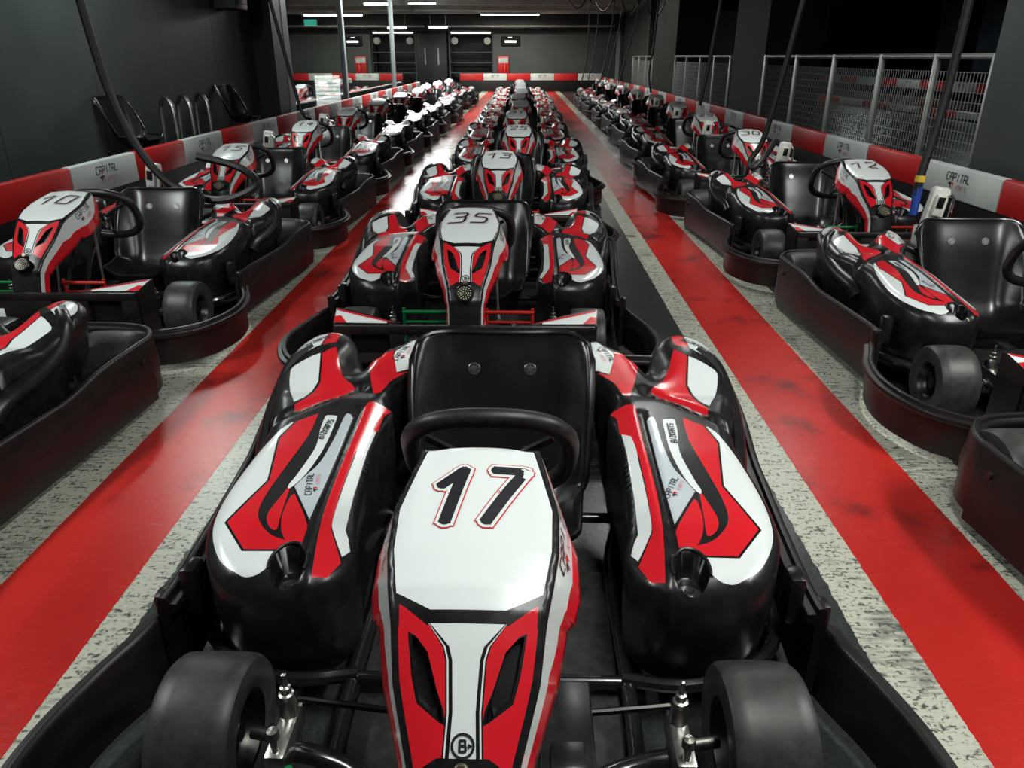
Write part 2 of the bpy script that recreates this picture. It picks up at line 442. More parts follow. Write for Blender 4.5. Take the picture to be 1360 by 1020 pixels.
def make_pod(sx, parent):
    V, F, MI = _podV
    Z = pod_z(V)
    mb = MB()
    mb.add([(sx * v[0], v[1], z) for v, z in zip(V, Z)], [f if sx > 0 else f[::-1] for f in F], 4)
    mb.m = list(MI)
    # skirt
    out = resample(POD_OUT, .014); zo = pod_z(np.array(out)); n = len(out)
    cx, cy = .42, 1.1
    lv = []
    for k, (t, zz) in enumerate(((0, None), (.0, .22), (.05, .10), (.10, .07))):
        for (x, y), z in zip(out, zo):
            xx = x + (cx - x) * t; yy = y + (cy - y) * t
            lo = zz if zz is None else (zz if y < 1.30 else zz + .17 * min(1, (y - 1.30) / .12))
            if lo is not None and y < .8: lo = lo
            zval = z if lo is None else min(lo, z - .004 * k)
            lv.append((sx * xx, yy, zval))
    fs = []
    for k in range(3):
        for i in range(n):
            j = (i + 1) % n
            q = (k * n + i, (k + 1) * n + i, (k + 1) * n + j, k * n + j)
            fs.append(q if sx > 0 else q[::-1])
    mb.add(lv, fs, 4)
    me_o = mb.build('side_pod', KART_MATS, parent, ang=50)
    bm = bmesh.new(); bm.from_mesh(me_o.data); bmesh.ops.remove_doubles(bm, verts=list(bm.verts), dist=2e-5)
    bmesh.ops.recalc_face_normals(bm, faces=list(bm.faces)); bm.to_mesh(me_o.data); bm.free()
    me_o.data.shade_smooth(); me_o.data.set_sharp_from_angle(angle=math.radians(75))
    f = pod_pos(sx)
    # BIZKARTS along the slim white label, twin-line lettering on the grey panel, BIZKARTS on the hump label
    def along(cx_, cy_, ang):
        def g(x, y, o):
            c, s_ = math.cos(ang), math.sin(ang)
            wx = cx_ + sx * (x * c - y * s_); wy = cy_ + (x * s_ + y * c)
            return f(wx, wy, o)
        return g
    def letters(fn):
        tx = MB(); fn(tx); tx.build('lettering', [INK, PINK, RED], me_o, smooth=False, recalc=False)
    L, W = text_lines('BIZKARTS', .0135, gap=.25)
    letters(lambda tx: put_strokes(tx, L, .0028, along(.409, 1.085, math.radians(87)), .0016, 0, rnd=False))
    L2, W = text_lines('BIZKARTS', .017, gap=.25)
    letters(lambda tx: put_strokes(tx, L2, .0034, along(.552, 1.533, math.radians(-52 if sx > 0 else 52)), .0016, 0, rnd=False))
    letters(lambda tx: capital_logo(tx, .0125, along(.380, .865, math.radians(66 if sx > 0 else 100)), .0016))
    letters(lambda tx: capital_logo(tx, .0145, along(.281, 1.49, math.radians(-72 if sx > 0 else 72)), .0016))
    b = MB(); zb = float(pod_z(np.array([(.372, .632)]))[0]) + .001
    b.lathe([(0.0, zb + .006), (.0205, zb + .006), (.022, zb + .003), (.022, zb), (0, zb)], (sx * .372, .632, 0), 'Z', 20, closed=False)
    b.lathe([(0.0, zb + .014), (.008, zb + .014), (.0095, zb + .012), (.0095, zb + .004), (0, zb + .004)], (sx * .372, .632, 0), 'Z', 6, closed=False)
    b.build('bolt', STEEL, me_o)
    rm = MB(); rp = [(.372 + .035 * math.cos(a), .640 + .047 * math.sin(a)) for a in np.linspace(-.35, PI + .35, 22)]
    rm.tube([(sx * px_, py_, float(pod_z(np.array([(px_ + (px_ - .372) * .06, py_ + (py_ - .64) * .06)]))[0]) + .001) for px_, py_ in rp], .0035, 8); rm.build('recess_rim', PLASTIC, me_o)
    # moulded strap and bracket down the outer flank
    st = MB(); path = catmull([(.560, 1.515, .432), (.598, 1.455, .415), (.618, 1.36, .36), (.610, 1.24, .325), (.588, 1.12, .30), (.578, 1.06, .26)], 5)
    vs = []; fs = []; n = len(path)
    for i, p in enumerate(path):
        a = np.array(path[max(0, i - 1)]); b = np.array(path[min(n - 1, i + 1)]); t = (b - a) / np.linalg.norm(b - a)
        out_ = np.cross(t, np.cross(np.array((.75, 0, .66)), t)); out_ /= np.linalg.norm(out_); sd = np.cross(t, out_)
        w_ = .024
        for du, dn in ((-w_, -.012), (-w_, .002), (-w_ * .8, .006), (0, .009), (w_ * .8, .006), (w_, .002), (w_, -.012)):
            q = np.array(p) + sd * du + out_ * dn; vs.append((sx * q[0], q[1], q[2]))
    for i in range(n - 1):
        for k in range(7): fs.append((i * 7 + k, i * 7 + (k + 1) % 7, (i + 1) * 7 + (k + 1) % 7, (i + 1) * 7 + k))
    fs += [tuple(range(7)), tuple((n - 1) * 7 + k for k in range(7))]
    st.add(vs, fs); st.build('moulded_strap', PLASTIC, me_o)
    st = MB(); st.box((sx * .590, .70, .235), (.035, .055, .11), 0, None, .012)
    st.build('pod_bracket', PLASTIC, me_o)
    st = MB(); st.lathe([(.0, -.02), (.013, -.02), (.013, .02), (0, .02)], (sx * .617, .70, .215), 'X', 16, closed=False)
    st.build('spacer', STEEL, me_o)
    return me_o

# ---- nose fairing surface: u across, v down the profile
NV = [0, .29, .50, .56, .80]
PROFK = [(0, .51, .655), (.10, .415, .637), (.20, .318, .612), (.26, .262, .594), (.29, .236, .579), (.33, .203, .550), (.40, .150, .500), (.48, .092, .444), (.52, .066, .412), (.60, .045, .335), (.72, .035, .215)]
PV = [p[0] for p in PROFK]; PY = [p[1] for p in PROFK]; PZ = [p[2] for p in PROFK]
def prof(v): return lerp(v, PV, PY), lerp(v, PV, PZ)
def uc(v): return lerp(v, [0, .13, .2, .27, .31, .37, .46, .55, .75], [.090, .114, .112, .101, .094, .087, .064, .055, .054])
def wsid(v): return lerp(v, [0, .08, .2, .33, .46, .55, .72], [.055, .10, .115, .10, .065, .05, .045])
def nose_pos(u, v, o=0.0):
    y, z = prof(v); y2, z2 = prof(v + .012); y1, z1 = prof(v - .012)
    ty, tz = y2 - y1, z2 - z1; l = math.hypot(ty, tz) or 1
    ny, nz = tz / l, -ty / l             # outward (front / up)
    if nz < 0 and ny > 0: ny, nz = -ny, -nz
    c = uc(v); s = 1 if u >= 0 else -1; a = abs(u)
    crown = -.010 * (min(a, c) / c) ** 2
    if a <= c:
        x = a; d = crown; nx_ = 0
    else:
        e = a - c; cs, sn = math.cos(math.radians(72)), math.sin(math.radians(72))
        # rounded crease
        x = c + e * cs; d = crown - e * sn
        return (s * (x + o), y + ny * d, z + nz * d)
    # raised ridges flanking the number area
    d += .004 * math.exp(-((a - .088) / .012) ** 2) * max(0, 1 - v / .24)
    return (s * x, y + ny * (d + o), z + nz * (d + o))
def mir(poly): return [(-u, v) for u, v in poly][::-1]
vs_ = list(np.linspace(0, .72, 37))
N_OUT = [(uc(v) + wsid(v), v) for v in vs_] + [(-(uc(v) + wsid(v)), v) for v in vs_[::-1]]
NL = []
def both(poly, m): NL.append((poly, m)); NL.append((mir(poly), m))
# side panels: pale stripe and red edge with a step
both([(uc(v) + .004, v) for v in vs_] + [(uc(v) + wsid(v), v) for v in vs_[::-1]], 2)
def wst(v): return lerp(v, [0, .05, .17, .22, .33, .36, .40, .72], [.30, .62, .66, .60, .60, .42, .45, .55])
both([(uc(v) + .004, v) for v in vs_] + [(uc(v) + wsid(v) * wst(v), v) for v in vs_[::-1]], 1)
# crease bands
both([(uc(v) - .008, v) for v in vs_] + [(uc(v) + .008, v) for v in vs_[::-1]], 4)
# red lower face
vl = list(np.linspace(.29, .46, 10))
NL.append(([(uc(v) - .008, v) for v in vl] + [(-(uc(v) - .008), v) for v in vl[::-1]], 2))
# black under-plate band and white plate
NL.append(([(-.098, .262), (-.05, .296), (.05, .296), (.098, .262), (.09, .285), (.05, .308), (-.05, .308), (-.09, .285)], 4))
plate = [(-.080, .004), (-.045, -.0), (.045, 0), (.080, .004), (.106, .13), (.104, .2), (.092, .268), (.047, .291), (-.047, .291), (-.092, .268), (-.104, .2), (-.106, .13)]
vq = list(np.linspace(.26, .31, 6))
NL.append(([(uc(v) - .006, v) for v in vq] + [(-(uc(v) - .006), v) for v in vq[::-1]], 4))
NL.append(([(-(uc(.285) - .012), .283), (-.05, .308), (.05, .308), (uc(.285) - .012, .283), (uc(.315) - .009, .315), (-uc(.315) + .009, .315)], 2))
NL.append((plate, 1))
def cstrip(d0):
    r = [(.046 + d0 * .3, .306), (.021 + d0, .330), (.0165 + d0, .345), (.0135 + d0, .40), (.0165 + d0, .47)]
    return r + [(-u, v) for u, v in r[::-1]]
NL.append((cstrip(.0085), 0)); NL.append((cstrip(.0065), 1)); NL.append((cstrip(.0045), 0)); NL.append((cstrip(0), 1))
vent = [(.070, .318), (.062, .36), (.054, .388), (.032, .408), (.024, .412), (.027, .395), (.047, .336), (.060, .322)]
both([(u + (.003 if u > .045 else -.003), v + (-.003 if v < .33 else .003)) for u, v in vent], 0)
both(vent, 4)
_vc = (sum(p[0] for p in vent) / len(vent), sum(p[1] for p in vent) / len(vent))
vent_in = [(_vc[0] + (u - _vc[0]) * .8, _vc[1] + (v - _vc[1]) * .93) for u, v in vent]
vent_mid = [(_vc[0] + (u - _vc[0]) * .9, _vc[1] + (v - _vc[1]) * .965) for u, v in vent]
both(vent_in, 4)
# black lamp housing below
NL.append(([(.052, .462), (.05, .72), (-.05, .72), (-.052, .462), (-.03, .448), (.03, .448)], 4))
def make_nose(parent):
    V, F, MI = livery(N_OUT, NL, .011, None, base=4)
    mb = MB(); P = [nose_pos(v[0], v[1]) for v in V]
    # pull the vents inwards
    cc = np.array(V); iv = inside(np.abs(cc) * np.array((1, 0)) + cc * np.array((0, 1)), vent_mid)
    P = [(p[0], p[1] + .012, p[2] - .010) if k else p for p, k in zip(P, iv)]
    mb.add(P, [f[::-1] for f in F], 0); mb.m = list(MI)
    o = mb.build('nose_fairing', KART_MATS, parent, ang=50, recalc=False)
    md = o.modifiers.new('solid', 'SOLIDIFY'); md.thickness = .004; md.offset = -1
    # twin-line lettering on both side stripes
    tx = MB()
    for s in (1, -1):
        def g(x, y, off, s=s):      # x runs down the stripe on one side and up on the other so that it reads upright
            v = .15 - s * x
            c_ = uc(v) + wsid(v) * .34
            return nose_pos(s * (c_ - y), v, off)
        tx = MB(); capital_logo(tx, .021, g, .0012); tx.build('lettering', [INK, PINK, RED], o, smooth=False, recalc=False)
    # roundel with B
    tx = MB()
    def h(x, y, off): return nose_pos(x, .435 - y, off)
    ring = [(.0125 * math.cos(a), .0125 * math.sin(a)) for a in np.linspace(0, 2 * PI, 25)]
    put_strokes(tx, [ring], .003, h, .0012, 0, rnd=False)
    L, W = text_lines('B', .0115, slant=0, r=.1); put_strokes(tx, L, .0028, h, .0012, 0, rnd=False)
    put_poly(tx, [(.006, .003), (.0115, 0), (.006, -.003)], h, .0016, 0)
    tx.build('roundel', [INK, PINK, RED], o, smooth=False, recalc=False)
    # headlamp cluster
    y, z = prof(.50); t = MB()
    t.lathe([(0, 0), (.029, 0), (.033, -.004), (.034, -.012), (.030, -.016), (.026, -.012), (0, -.010)], (0, 0, 0), 'Y', 28, mi=0, closed=False)
    for rr0, nn in ((.007, 5), (.0145, 10), (.022, 15)):
        for k in range(nn):
            a = 2 * PI * k / nn; t.lathe([(0, -.0145), (.0018, -.0135), (.0022, -.0105)], (rr0 * math.cos(a), 0, rr0 * math.sin(a)), 'Y', 6, mi=1, closed=False)
    t.xform(Matrix.Translation((0, y - .004, z + .004)) @ Matrix.Rotation(math.radians(-38), 4, 'X'))
    t.build('headlamp', [PLASTIC, LENS], o)
    b = MB(); y, z = prof(.455); b.lathe([(0, -.006), (.007, -.006), (.0095, -.002), (.0095, .004), (0, .004)], (0, 0, 0), 'Y', 14, closed=False)
    b.xform(Matrix.Translation((0, y - .012, z + .004)) @ Matrix.Rotation(math.radians(-45), 4, 'X'))
    b.build('screw', BRASS, o)
    return o
def make_number(txt, parent):
    hgt = .10 if txt == '17' else .088
    def mp(x, y, o): return nose_pos(x, .105 - y, o)
    bold = txt == '17'
    ws, gap = (.62, .33) if bold else (.98, .34)
    objs = []; xs = 0; adv = (.62 * ws + gap) * hgt; tot = adv * len(txt) - gap * hgt
    for k, ch in enumerate(txt):
        tx = MB(); L, W = text_lines(ch, hgt, gap=gap, slant=.20, wscale=ws, r=.05 if bold else .22)
        xc = -tot / 2 + adv * k + .31 * ws * hgt
        L = [[(x + xc, y) for x, y in pl] for pl in L]
        for wd, off, mi in (((.030, .0012, 0), (.0265, .0016, 1), (.0175, .0020, 2)) if bold else ((.0185, .0012, 0), (.0165, .0016, 1), (.0105, .0020, 2))):
            put_strokes(tx, L, wd, mp, off, mi, step=.02)
        objs.append(tx.build('race_digit', [OUTL, WHITE, INK], parent, smooth=False, recalc=False))
    return objs

# ---- seat
def seat_mesh(name, parent, thick=.008):
    prf = [(.93, .155), (.96, .118), (1.02, .098), (1.12, .092), (1.20, .105), (1.255, .15), (1.29, .22), (1.325, .32), (1.36, .42), (1.395, .50), (1.402, .525)]
    prf = catmull(prf, 4); nt = len(prf); ns = 28; vs = []; fs = []
    for i, (y, z) in enumerate(prf):
        t = i / (nt - 1)
        w_ = lerp(t, [0, .15, .5, .8, 1], [.15, .19, .215, .236, .240])
        side = lerp(t, [0, .2, .45, .7, 1], [.04, .10, .14, .10, .05])
        for k in range(ns + 1):
            s = -1 + 2 * k / ns; a = abs(s)
            bend = max(0, (a - .45) / .55) ** 2.2 * side
            th_ = lerp(t, [0, .35, .6, 1], [0, .2, 1, 1])      # pan bends up, back bends forward
            top = 0
            rc = .065; ex = min(1, max(0, (a * w_ - (w_ - rc)) / rc)); top = -rc * (1 - math.sqrt(1 - ex * ex * .999)) * min(1, max(0, (t - .6) / .4))
            fl = -.008 * math.cos(s * PI) * (t > .45) * 1.0
            vs.append((s * w_, y - bend * th_ + fl * .6, z + bend * (1 - th_) + top))
    for i in range(nt - 1):
        for k in range(ns):
            fs.append((i * (ns + 1) + k, i * (ns + 1) + k + 1, (i + 1) * (ns + 1) + k + 1, (i + 1) * (ns + 1) + k))
    mb = MB(); mb.add(vs, fs)
    rim = [vs[k] for k in range(ns + 1)] + [vs[i * (ns + 1) + ns] for i in range(1, nt)] + [vs[(nt - 1) * (ns + 1) + k] for k in range(ns - 1, -1, -1)] + [vs[i * (ns + 1)] for i in range(nt - 2, 0, -1)]
    o = mb.build(name, SEATM, parent, ang=60)
    md = o.modifiers.new('solid', 'SOLIDIFY'); md.thickness = thick; md.offset = 0
    r = MB(); r.tube(rim, .008, 8, closed=True); r.build('piping', SEATM, o)
    return o
def make_washer(x, parent):
    b = MB(); y0, z0 = 1.345, .435
    b.lathe([(0, -.004), (.006, -.004), (.007, -.002), (.0155, -.002), (.017, 0), (0, .002)], (0, 0, 0), 'Y', 24, mi=0, closed=False)
    for k in range(10):
        a = 2 * PI * k / 10
        b.box((.0115 * math.cos(a), -.0022, .0115 * math.sin(a)), (.007, .001, .0022), 1, Matrix.Rotation(-a, 4, 'Y'))
    b.xform(Matrix.Translation((x, 1.358, z0)) @ Matrix.Rotation(math.radians(-18), 4, 'X'))
    b.build('washer', [STEEL, BLK], parent)

# ---- wheels
def make_wheel(x, y, R, W, sgn, parent, rear=False):
    c = (x, y, R)
    rimr = R * .52
    rm = MB()
    hw = W * .42
    rm.lathe([(rimr, -hw), (rimr + .004, -hw - .004), (rimr + .004, -hw + .006), (rimr - .008, -hw + .012), (rimr - .014, 0), (rimr - .008, hw - .012), (rimr + .004, hw - .006), (rimr + .004, hw + .004), (rimr - .003, hw + .002), (rimr - .012, hw - .014), (rimr - .02, hw * .3), (rimr - .02, -hw * .3), (rimr - .012, -hw + .014)], c, 'X', 32, 0)
    rm.lathe([(0, hw * .25), (rimr - .015, hw * .25), (rimr - .015, hw * .1), (0, hw * .1)], (c[0], c[1], c[2]), 'X', 28, 0, closed=False)
    rm.lathe([(0, hw * .8), (.018, hw * .8), (.022, hw * .7), (.024, -hw * .8), (0, -hw * .8)], c, 'X', 16, 0, closed=False)
    for k in range(5):
        a = 2 * PI * k / 5 + .3
        for q in (.55, -.2):
            rm.lathe([(0, hw * q + .006), (.006, hw * q + .006), (.0065, hw * q - .02), (0, hw * q - .02)], (c[0], c[1] + rimr * .6 * math.cos(a), c[2] + rimr * .6 * math.sin(a)), 'X', 8, 1, closed=False)
    if sgn < 0:
        rm.xform(Matrix.Translation((2 * x, 0, 0)) @ Matrix.Scale(-1, 4, (1, 0, 0)))
    rim = rm.build('wheel', [BRASS if rear else STEEL_DARK, CHROME], parent)
    t = MB(); h = W / 2
    t.lathe([(rimr, -h * .86), (rimr + .012, -h * .97), (R * .80, -h), (R * .93, -h * .95), (R * .98, -h * .82), (R * .996, -h * .5), (R, 0), (R * .996, h * .5), (R * .98, h * .82), (R * .93, h * .95), (R * .80, h), (rimr + .012, h * .97), (rimr, h * .86)], c, 'X', 40, 0, closed=False)
    mats = [RUBBER]
    if rear:
        mats = [RUBBER, ORANGE]
        xx = x + sgn * (h + .0008)
        for a0 in (70, 250):
            for k in range(11):
                a = math.radians(a0 + k * 6.5)
                for r0, r1, da in ((R * .66, R * .76, .012), (R * .66, R * .68, .035), (R * .75, R * .77, .030 if k % 2 else .012)):
                    q = [(xx, y + r0 * math.cos(a - da), R + r0 * math.sin(a - da)), (xx, y + r0 * math.cos(a + da), R + r0 * math.sin(a + da)), (xx, y + r1 * math.cos(a + da), R + r1 * math.sin(a + da)), (xx, y + r1 * math.cos(a - da), R + r1 * math.sin(a - da))]
                    t.add(q, [(0, 1, 2, 3)], 1)
    t.build('tyre', mats, rim, ang=35, recalc=True)
    return rim
STEEL_DARK = mat('dark_rim_metal', (.06, .06, .055), .35, 1.0)

def make_kart():
    root = empty('go_kart')
    P = root
    # ---- bumpers
    half = [(0, .0), (.20, .0), (.42, .004), (.55, .03), (.645, .10), (.697, .20), (.720, .31), (.716, .41), (.694, .51), (.660, .595), (.638, .66)]
    half = catmull(half, 4)
    full = ([(-x, y) for x, y in half[::-1]] + half[1:])[::-1]
    mb = MB(); wall_path(mb, full, .03, [.185 if y < .5 else lerp(y, [.5, .66], [.185, .20]) for x, y in full])
    mb.build('front_bumper', BUMP, P, ang=50)
    for s in (-1, 1):
        mb = MB(); mb.box((s * .636, .668, .205), (.03, .04, .085), 0, None, .01); mb.build('bumper_joint', BUMP, P)
    # upright front plate with two windows
    fp = MB()
    fp.box((0, .018, .318), (.92, .022, .034), 0, None, .006); fp.box((0, .018, .135), (.92, .022, .05), 0, None, .006)
    for x, w_ in ((0, .24), (-.24, .05), (.24, .05), (-.43, .06), (.43, .06)): fp.box((x, .018, .225), (w_, .020, .17), 0, None, .004)
    fp.box((0, .05, .12), (.9, .06, .03), 0, None, .006)
    fp.build('front_plate', BUMP, P)
    for s in (-1, 1):
        sp = MB()
        a = [(.22, .028, .334), (.465, .028, .334), (.478, .145, .360), (.42, .125, .357), (.30, .070, .343)]
        top = [(s * x, y, z) for x, y, z in a]; bot = [(s * x, y, .13 + (.1 if k == 4 else 0)) for k, (x, y, z) in enumerate(a)]
        n = 5
        sp.add(top + bot, [tuple(range(n)), tuple(range(2 * n - 1, n - 1, -1))] + [(i, (i + 1) % n, n + (i + 1) % n, n + i) for i in range(n)], 0)
        A, B, C_ = (np.array(a[k]) for k in (0, 1, 2))
        def on(u, v, dz):      # u from the inner point outwards, v from front to back
            p = A + u * ((1 - v) * (B - A) + v * (C_ - A)); return (s * p[0], p[1], p[2] + dz)
        def wing(poly, mi, dz): sp.add([on(u, v, dz) for u, v in poly], [tuple(range(len(poly)))], mi)
        wing([(.22, .15), (.985, .06), (.985, .86), (.22, .78)], 1, .003)
        wing([(.10, .55), (.24, .80), (.97, .88), (.97, .78), (.5, .66), (.25, .55)], 2, .004)
        wing([(.80, .06), (.985, .06), (.985, .42), (.90, .5)], 2, .004)
        sp.build('front_wing', [BUMP, WHITE, RED], P, ang=30)
    ss = MB()
    ss.box((-.10, .0045, .245), (.05, .004, .055), 0, None, .001); ss.box((-.10, .0025, .227), (.05, .003, .018), 1)
    ss.build('bumper_sticker', [WHITE, RED], P)
    for s in (1, -1):
        mb = MB()
        pts = catmull([(.638, .64), (.644, .80), (.665, 1.10), (.69, 1.42), (.71, 1.72)], 5)
        zt = [lerp(y, [.6, .70, 1.25, 1.45, 1.8], [.255, .245, .235, .265, .27]) for x, y in pts]
        wall_path(mb, pts, .03, zt, .018)
        for yy in (.70, 1.66):
            mb.lathe([(0, .006), (.011, .006), (.012, .0), (.012, -.05), (0, -.05)], (lerp(yy, [.64, 1.72], [.638, .71]) + .002, yy, .20), 'X', 12, closed=False)
        if s < 0: mb.xform(Matrix.Scale(-1, 4, (1, 0, 0)))
        mb.build('side_bumper', BUMP, P, ang=50)
    rh = catmull([(.700, 1.62), (.706, 1.72), (.692, 1.80), (.645, 1.875), (.56, 1.915), (.40, 1.93), (.2, 1.93), (0, 1.93)], 4)
    rfull = rh + [(-x, y) for x, y in rh[::-1][1:]]
    mb = MB(); wall_path(mb, rfull, .05, .262, .016)
    mb.build('rear_bumper', BUMP, P, ang=50)
    # ---- tray and frame
    tr = MB(); tr.prism([(-.235, .10), (.235, .10), (.255, .55), (.255, 1.0), (-.255, 1.0), (-.255, .55)], .045, .052)
    tr.build('floor_tray', TRAY, P)
    fr = MB()
    for s in (1, -1):
        fr.tube(catmull([(s * .10, .09, .07), (s * .17, .12, .07), (s * .215, .22, .075), (s * .26, .38, .085), (s * .27, .6, .08), (s * .27, 1.0, .08), (s * .33, 1.3, .08), (s * .33, 1.85, .09)], 5), .015, 10)
        fr.tube(catmull([(s * .05, .26, .08), (s * .10, .25, .12), (s * .17, .33, .15), (s * .26, .385, .14), (s * .34, .40, .14)], 5), .017, 10)
        fr.tube(catmull([(s * .10, .11, .09), (s * .12, .06, .14), (s * .20, .04, .17), (s * .42, .05, .17)], 5), .012, 8)
        fr.tube(catmull([(s * .26, .62, .09), (s * .40, .60, .10), (s * .56, .68, .12), (s * .60, .9, .12), (s * .62, 1.3, .12), (s * .5, 1.45, .1), (s * .33, 1.5, .09)], 5), .014, 8)
        fr.tube([(s * .06, .30, .09), (s * .035, .52, .42)], .008, 8)
    fr.tube([(-.27, .62, .08), (.27, .62, .08)], .014, 10); fr.tube([(-.33, 1.2, .075), (.33, 1.2, .075)], .014, 10)
    fr.tube([(-.33, 1.82, .09), (.33, 1.82, .09)], .014, 10); fr.tube([(-.1, .09, .07), (.1, .09, .07)], .015, 10)
    fr.build('chassis_frame', FRAME, P)
    bx = MB(); bx.box((.135, .36, .16), (.085, .20, .17), 0, None, .006); bx.box((.135, .30, .25), (.05, .05, .02), 0, None, .004)
    bx.build('pedal_box', PLASTIC, P)
    bb = MB(); bb.box((0, 1.62, .21), (.46, .36, .24), 0, None, .03); bb.box((0, 1.62, .34), (.30, .26, .03), 0, None, .01)
    bb.build('motor_cover', PLASTIC, P)
    # ---- pods, nose, seat
    make_pod(1, P); make_pod(-1, P)
    nose = make_nose(P)
    seat = seat_mesh('seat', P)
    for x in (-.075, .075): make_washer(x, seat)
    # ---- steering
    sw = MB(); cs = (0, .75, .507); R0 = .150
    Mx = Matrix.Translation(cs) @ Matrix.Rotation(math.radians(-60), 4, 'X')
    path = []
    for k in range(48):
        a = 2 * PI * k / 48; x = R0 * math.copysign(abs(math.cos(a)) ** .8, math.cos(a)); yv = .130 * math.copysign(abs(math.sin(a)) ** .72, math.sin(a))
        path.append(Mx @ Vector((x, yv, .012 * (1 - abs(math.sin(a))))))
    sw.tube(path, .018, 12, closed=True)
    swo = sw.build('steering_wheel', GRIP, P)
    hb = MB()
    for a in (90, 210, 330):
        d = Vector((math.cos(math.radians(a)), math.sin(math.radians(a)), 0))
        hb.tube([Mx @ (d * .02 + Vector((0, 0, -.03))), Mx @ (d * .075 + Vector((0, 0, -.012))), Mx @ Vector((d.x * .135, d.y * .118, .004))], .008, 8)
    hb.lathe([(0, 0), (.03, 0), (.033, -.006), (.033, -.02), (0, -.02)], (0, 0, -.02), 'Z', 18, closed=False)
    hv = len(hb.v) - 18 * 5
    for i in range(hv, len(hb.v)): hb.v[i] = tuple(Mx @ Vector(hb.v[i]))
    hb.box(Mx @ Vector((0, .02, -.055)), (.05, .03, .04), 1, None, .005)
    for q in (-.018, .0, .018): hb.lathe([(0, .02), (.006, .02), (.006, -.02), (0, -.02)], Mx @ Vector((q, .045, -.03)), 'Z', 8, 1, closed=False)
    hb.build('steering_hub', [PLASTIC, CHROME], swo)
    sc = MB(); sc.tube([Mx @ Vector((0, 0, -.04)), (0, .55, .33), (0, .38, .14)], .011, 10)
    sc.build('steering_column', STEEL_DARK, P)
    for s in (1, -1):
        br = MB(); br.tube([(s * .085, .49, .60), (s * .095, .46, .40), (s * .11, .42, .12)], .006, 8); br.build('fairing_stay', STEEL, P)
    # ---- wheels
    for s in (1, -1):
        make_wheel(s * .466, .445, .130, .140, -s, P)
        make_wheel(s * .575, 1.73, .143, .19, s, P, True)
        k = MB(); kx = s * .325
        k.lathe([(0, .276), (.004, .274), (.005, .25), (.009, .248), (.009, .236), (.013, .234), (.013, .226), (.011, .224), (.015, .215), (.016, .10), (0, .10)], (kx, .43, 0), 'Z', 12, closed=False)
        k.lathe([(0, .235), (.009, .233), (.011, .228), (.011, .218), (.006, .216), (.006, .15), (0, .15)], (kx + s * .0, .355, 0), 'Z', 12, closed=False)
        k.box((kx, .40, .165), (.035, .12, .05), 0, None, .008)
        k.tube([(kx, .43, .128), (s * .40, .445, .128)], .012, 10)
        k.build('steering_knuckle', STEEL, P)
        tr_ = MB(); tr_.tube([(s * .02, .44, .17), (kx, .452, .20)], .006, 8); tr_.lathe([(0, .012), (.011, .010), (.011, -.010), (0, -.012)], (kx, .452, .20), 'Z', 10, closed=False)
        tr_.build('tie_rod', STEEL_DARK, P)
    ax = MB(); ax.tube([(-.56, 1.73, .143), (.56, 1.73, .143)], .018, 12); ax.build('rear_axle', STEEL_DARK, P)
    # ---- pedals: green towards -x, red towards +x
    for s, m, nm in ((-1, GREENP, 'throttle_pedal'), (1, REDP, 'brake_pedal')):
        pd = MB()
        pd.tube([(s * .065, .20, .325), (s * .245, .20, .325)], .0075, 10); pd.tube([(s * .075, .205, .285), (s * .235, .205, .285)], .005, 8)
        for xx in (.07, .24): pd.tube([(s * xx, .20, .34), (s * xx, .205, .28), (s * xx, .26, .07)], .006, 8)
        pd.build(nm, m, P)
    # ---- charging socket (side rows only)
    ch = MB(); ch.box((-.10, 1.52, .55), (.085, .05, .20), 0, Matrix.Rotation(math.radians(8), 4, 'Y'), .018); ch.box((-.10, 1.49, .57), (.05, .03, .10), 0, Matrix.Rotation(math.radians(8), 4, 'Y'), .012)
    ch.box((-.10, 1.472, .585), (.03, .006, .05), 1, Matrix.Rotation(math.radians(8), 4, 'Y'), .002)
    ch.tube([(-.055, 1.49, .62), (-.04, 1.485, .60), (-.045, 1.485, .50)], .007, 8, mi=2)
    ch.box((-.11, 1.53, .42), (.10, .08, .10), 0, None, .012)
    ch.build('charging_socket', [WPLAS, BLK, CHROME], P)
    return root, nose

proto, proto_nose = make_kart()
numbers = {}
GROUP = 'racing karts parked nose to tail in three rows'
def place(first, x, y, yaw, num, label, skip=()):
    r = proto if first else copy_tree(proto, None, skip)
    r.location = (x, y, 0); r.rotation_euler = (0, 0, math.radians(yaw))
    tag(r, label, 'go-kart', GROUP)
    if num:
        ns = [c for c in r.children if c.name.startswith('nose_fairing')][0]
        if num not in numbers: numbers[num] = make_number(num, ns)
        else:
            for q in numbers[num]:
                c = q.copy(); COL.objects.link(c); c.parent = ns
    return r

ORD = ['first', 'second', 'third', 'fourth', 'fifth', 'sixth', 'seventh', 'eighth', 'ninth', 'tenth', 'eleventh', 'twelfth']
JIT = random.Random(3)
karts = []
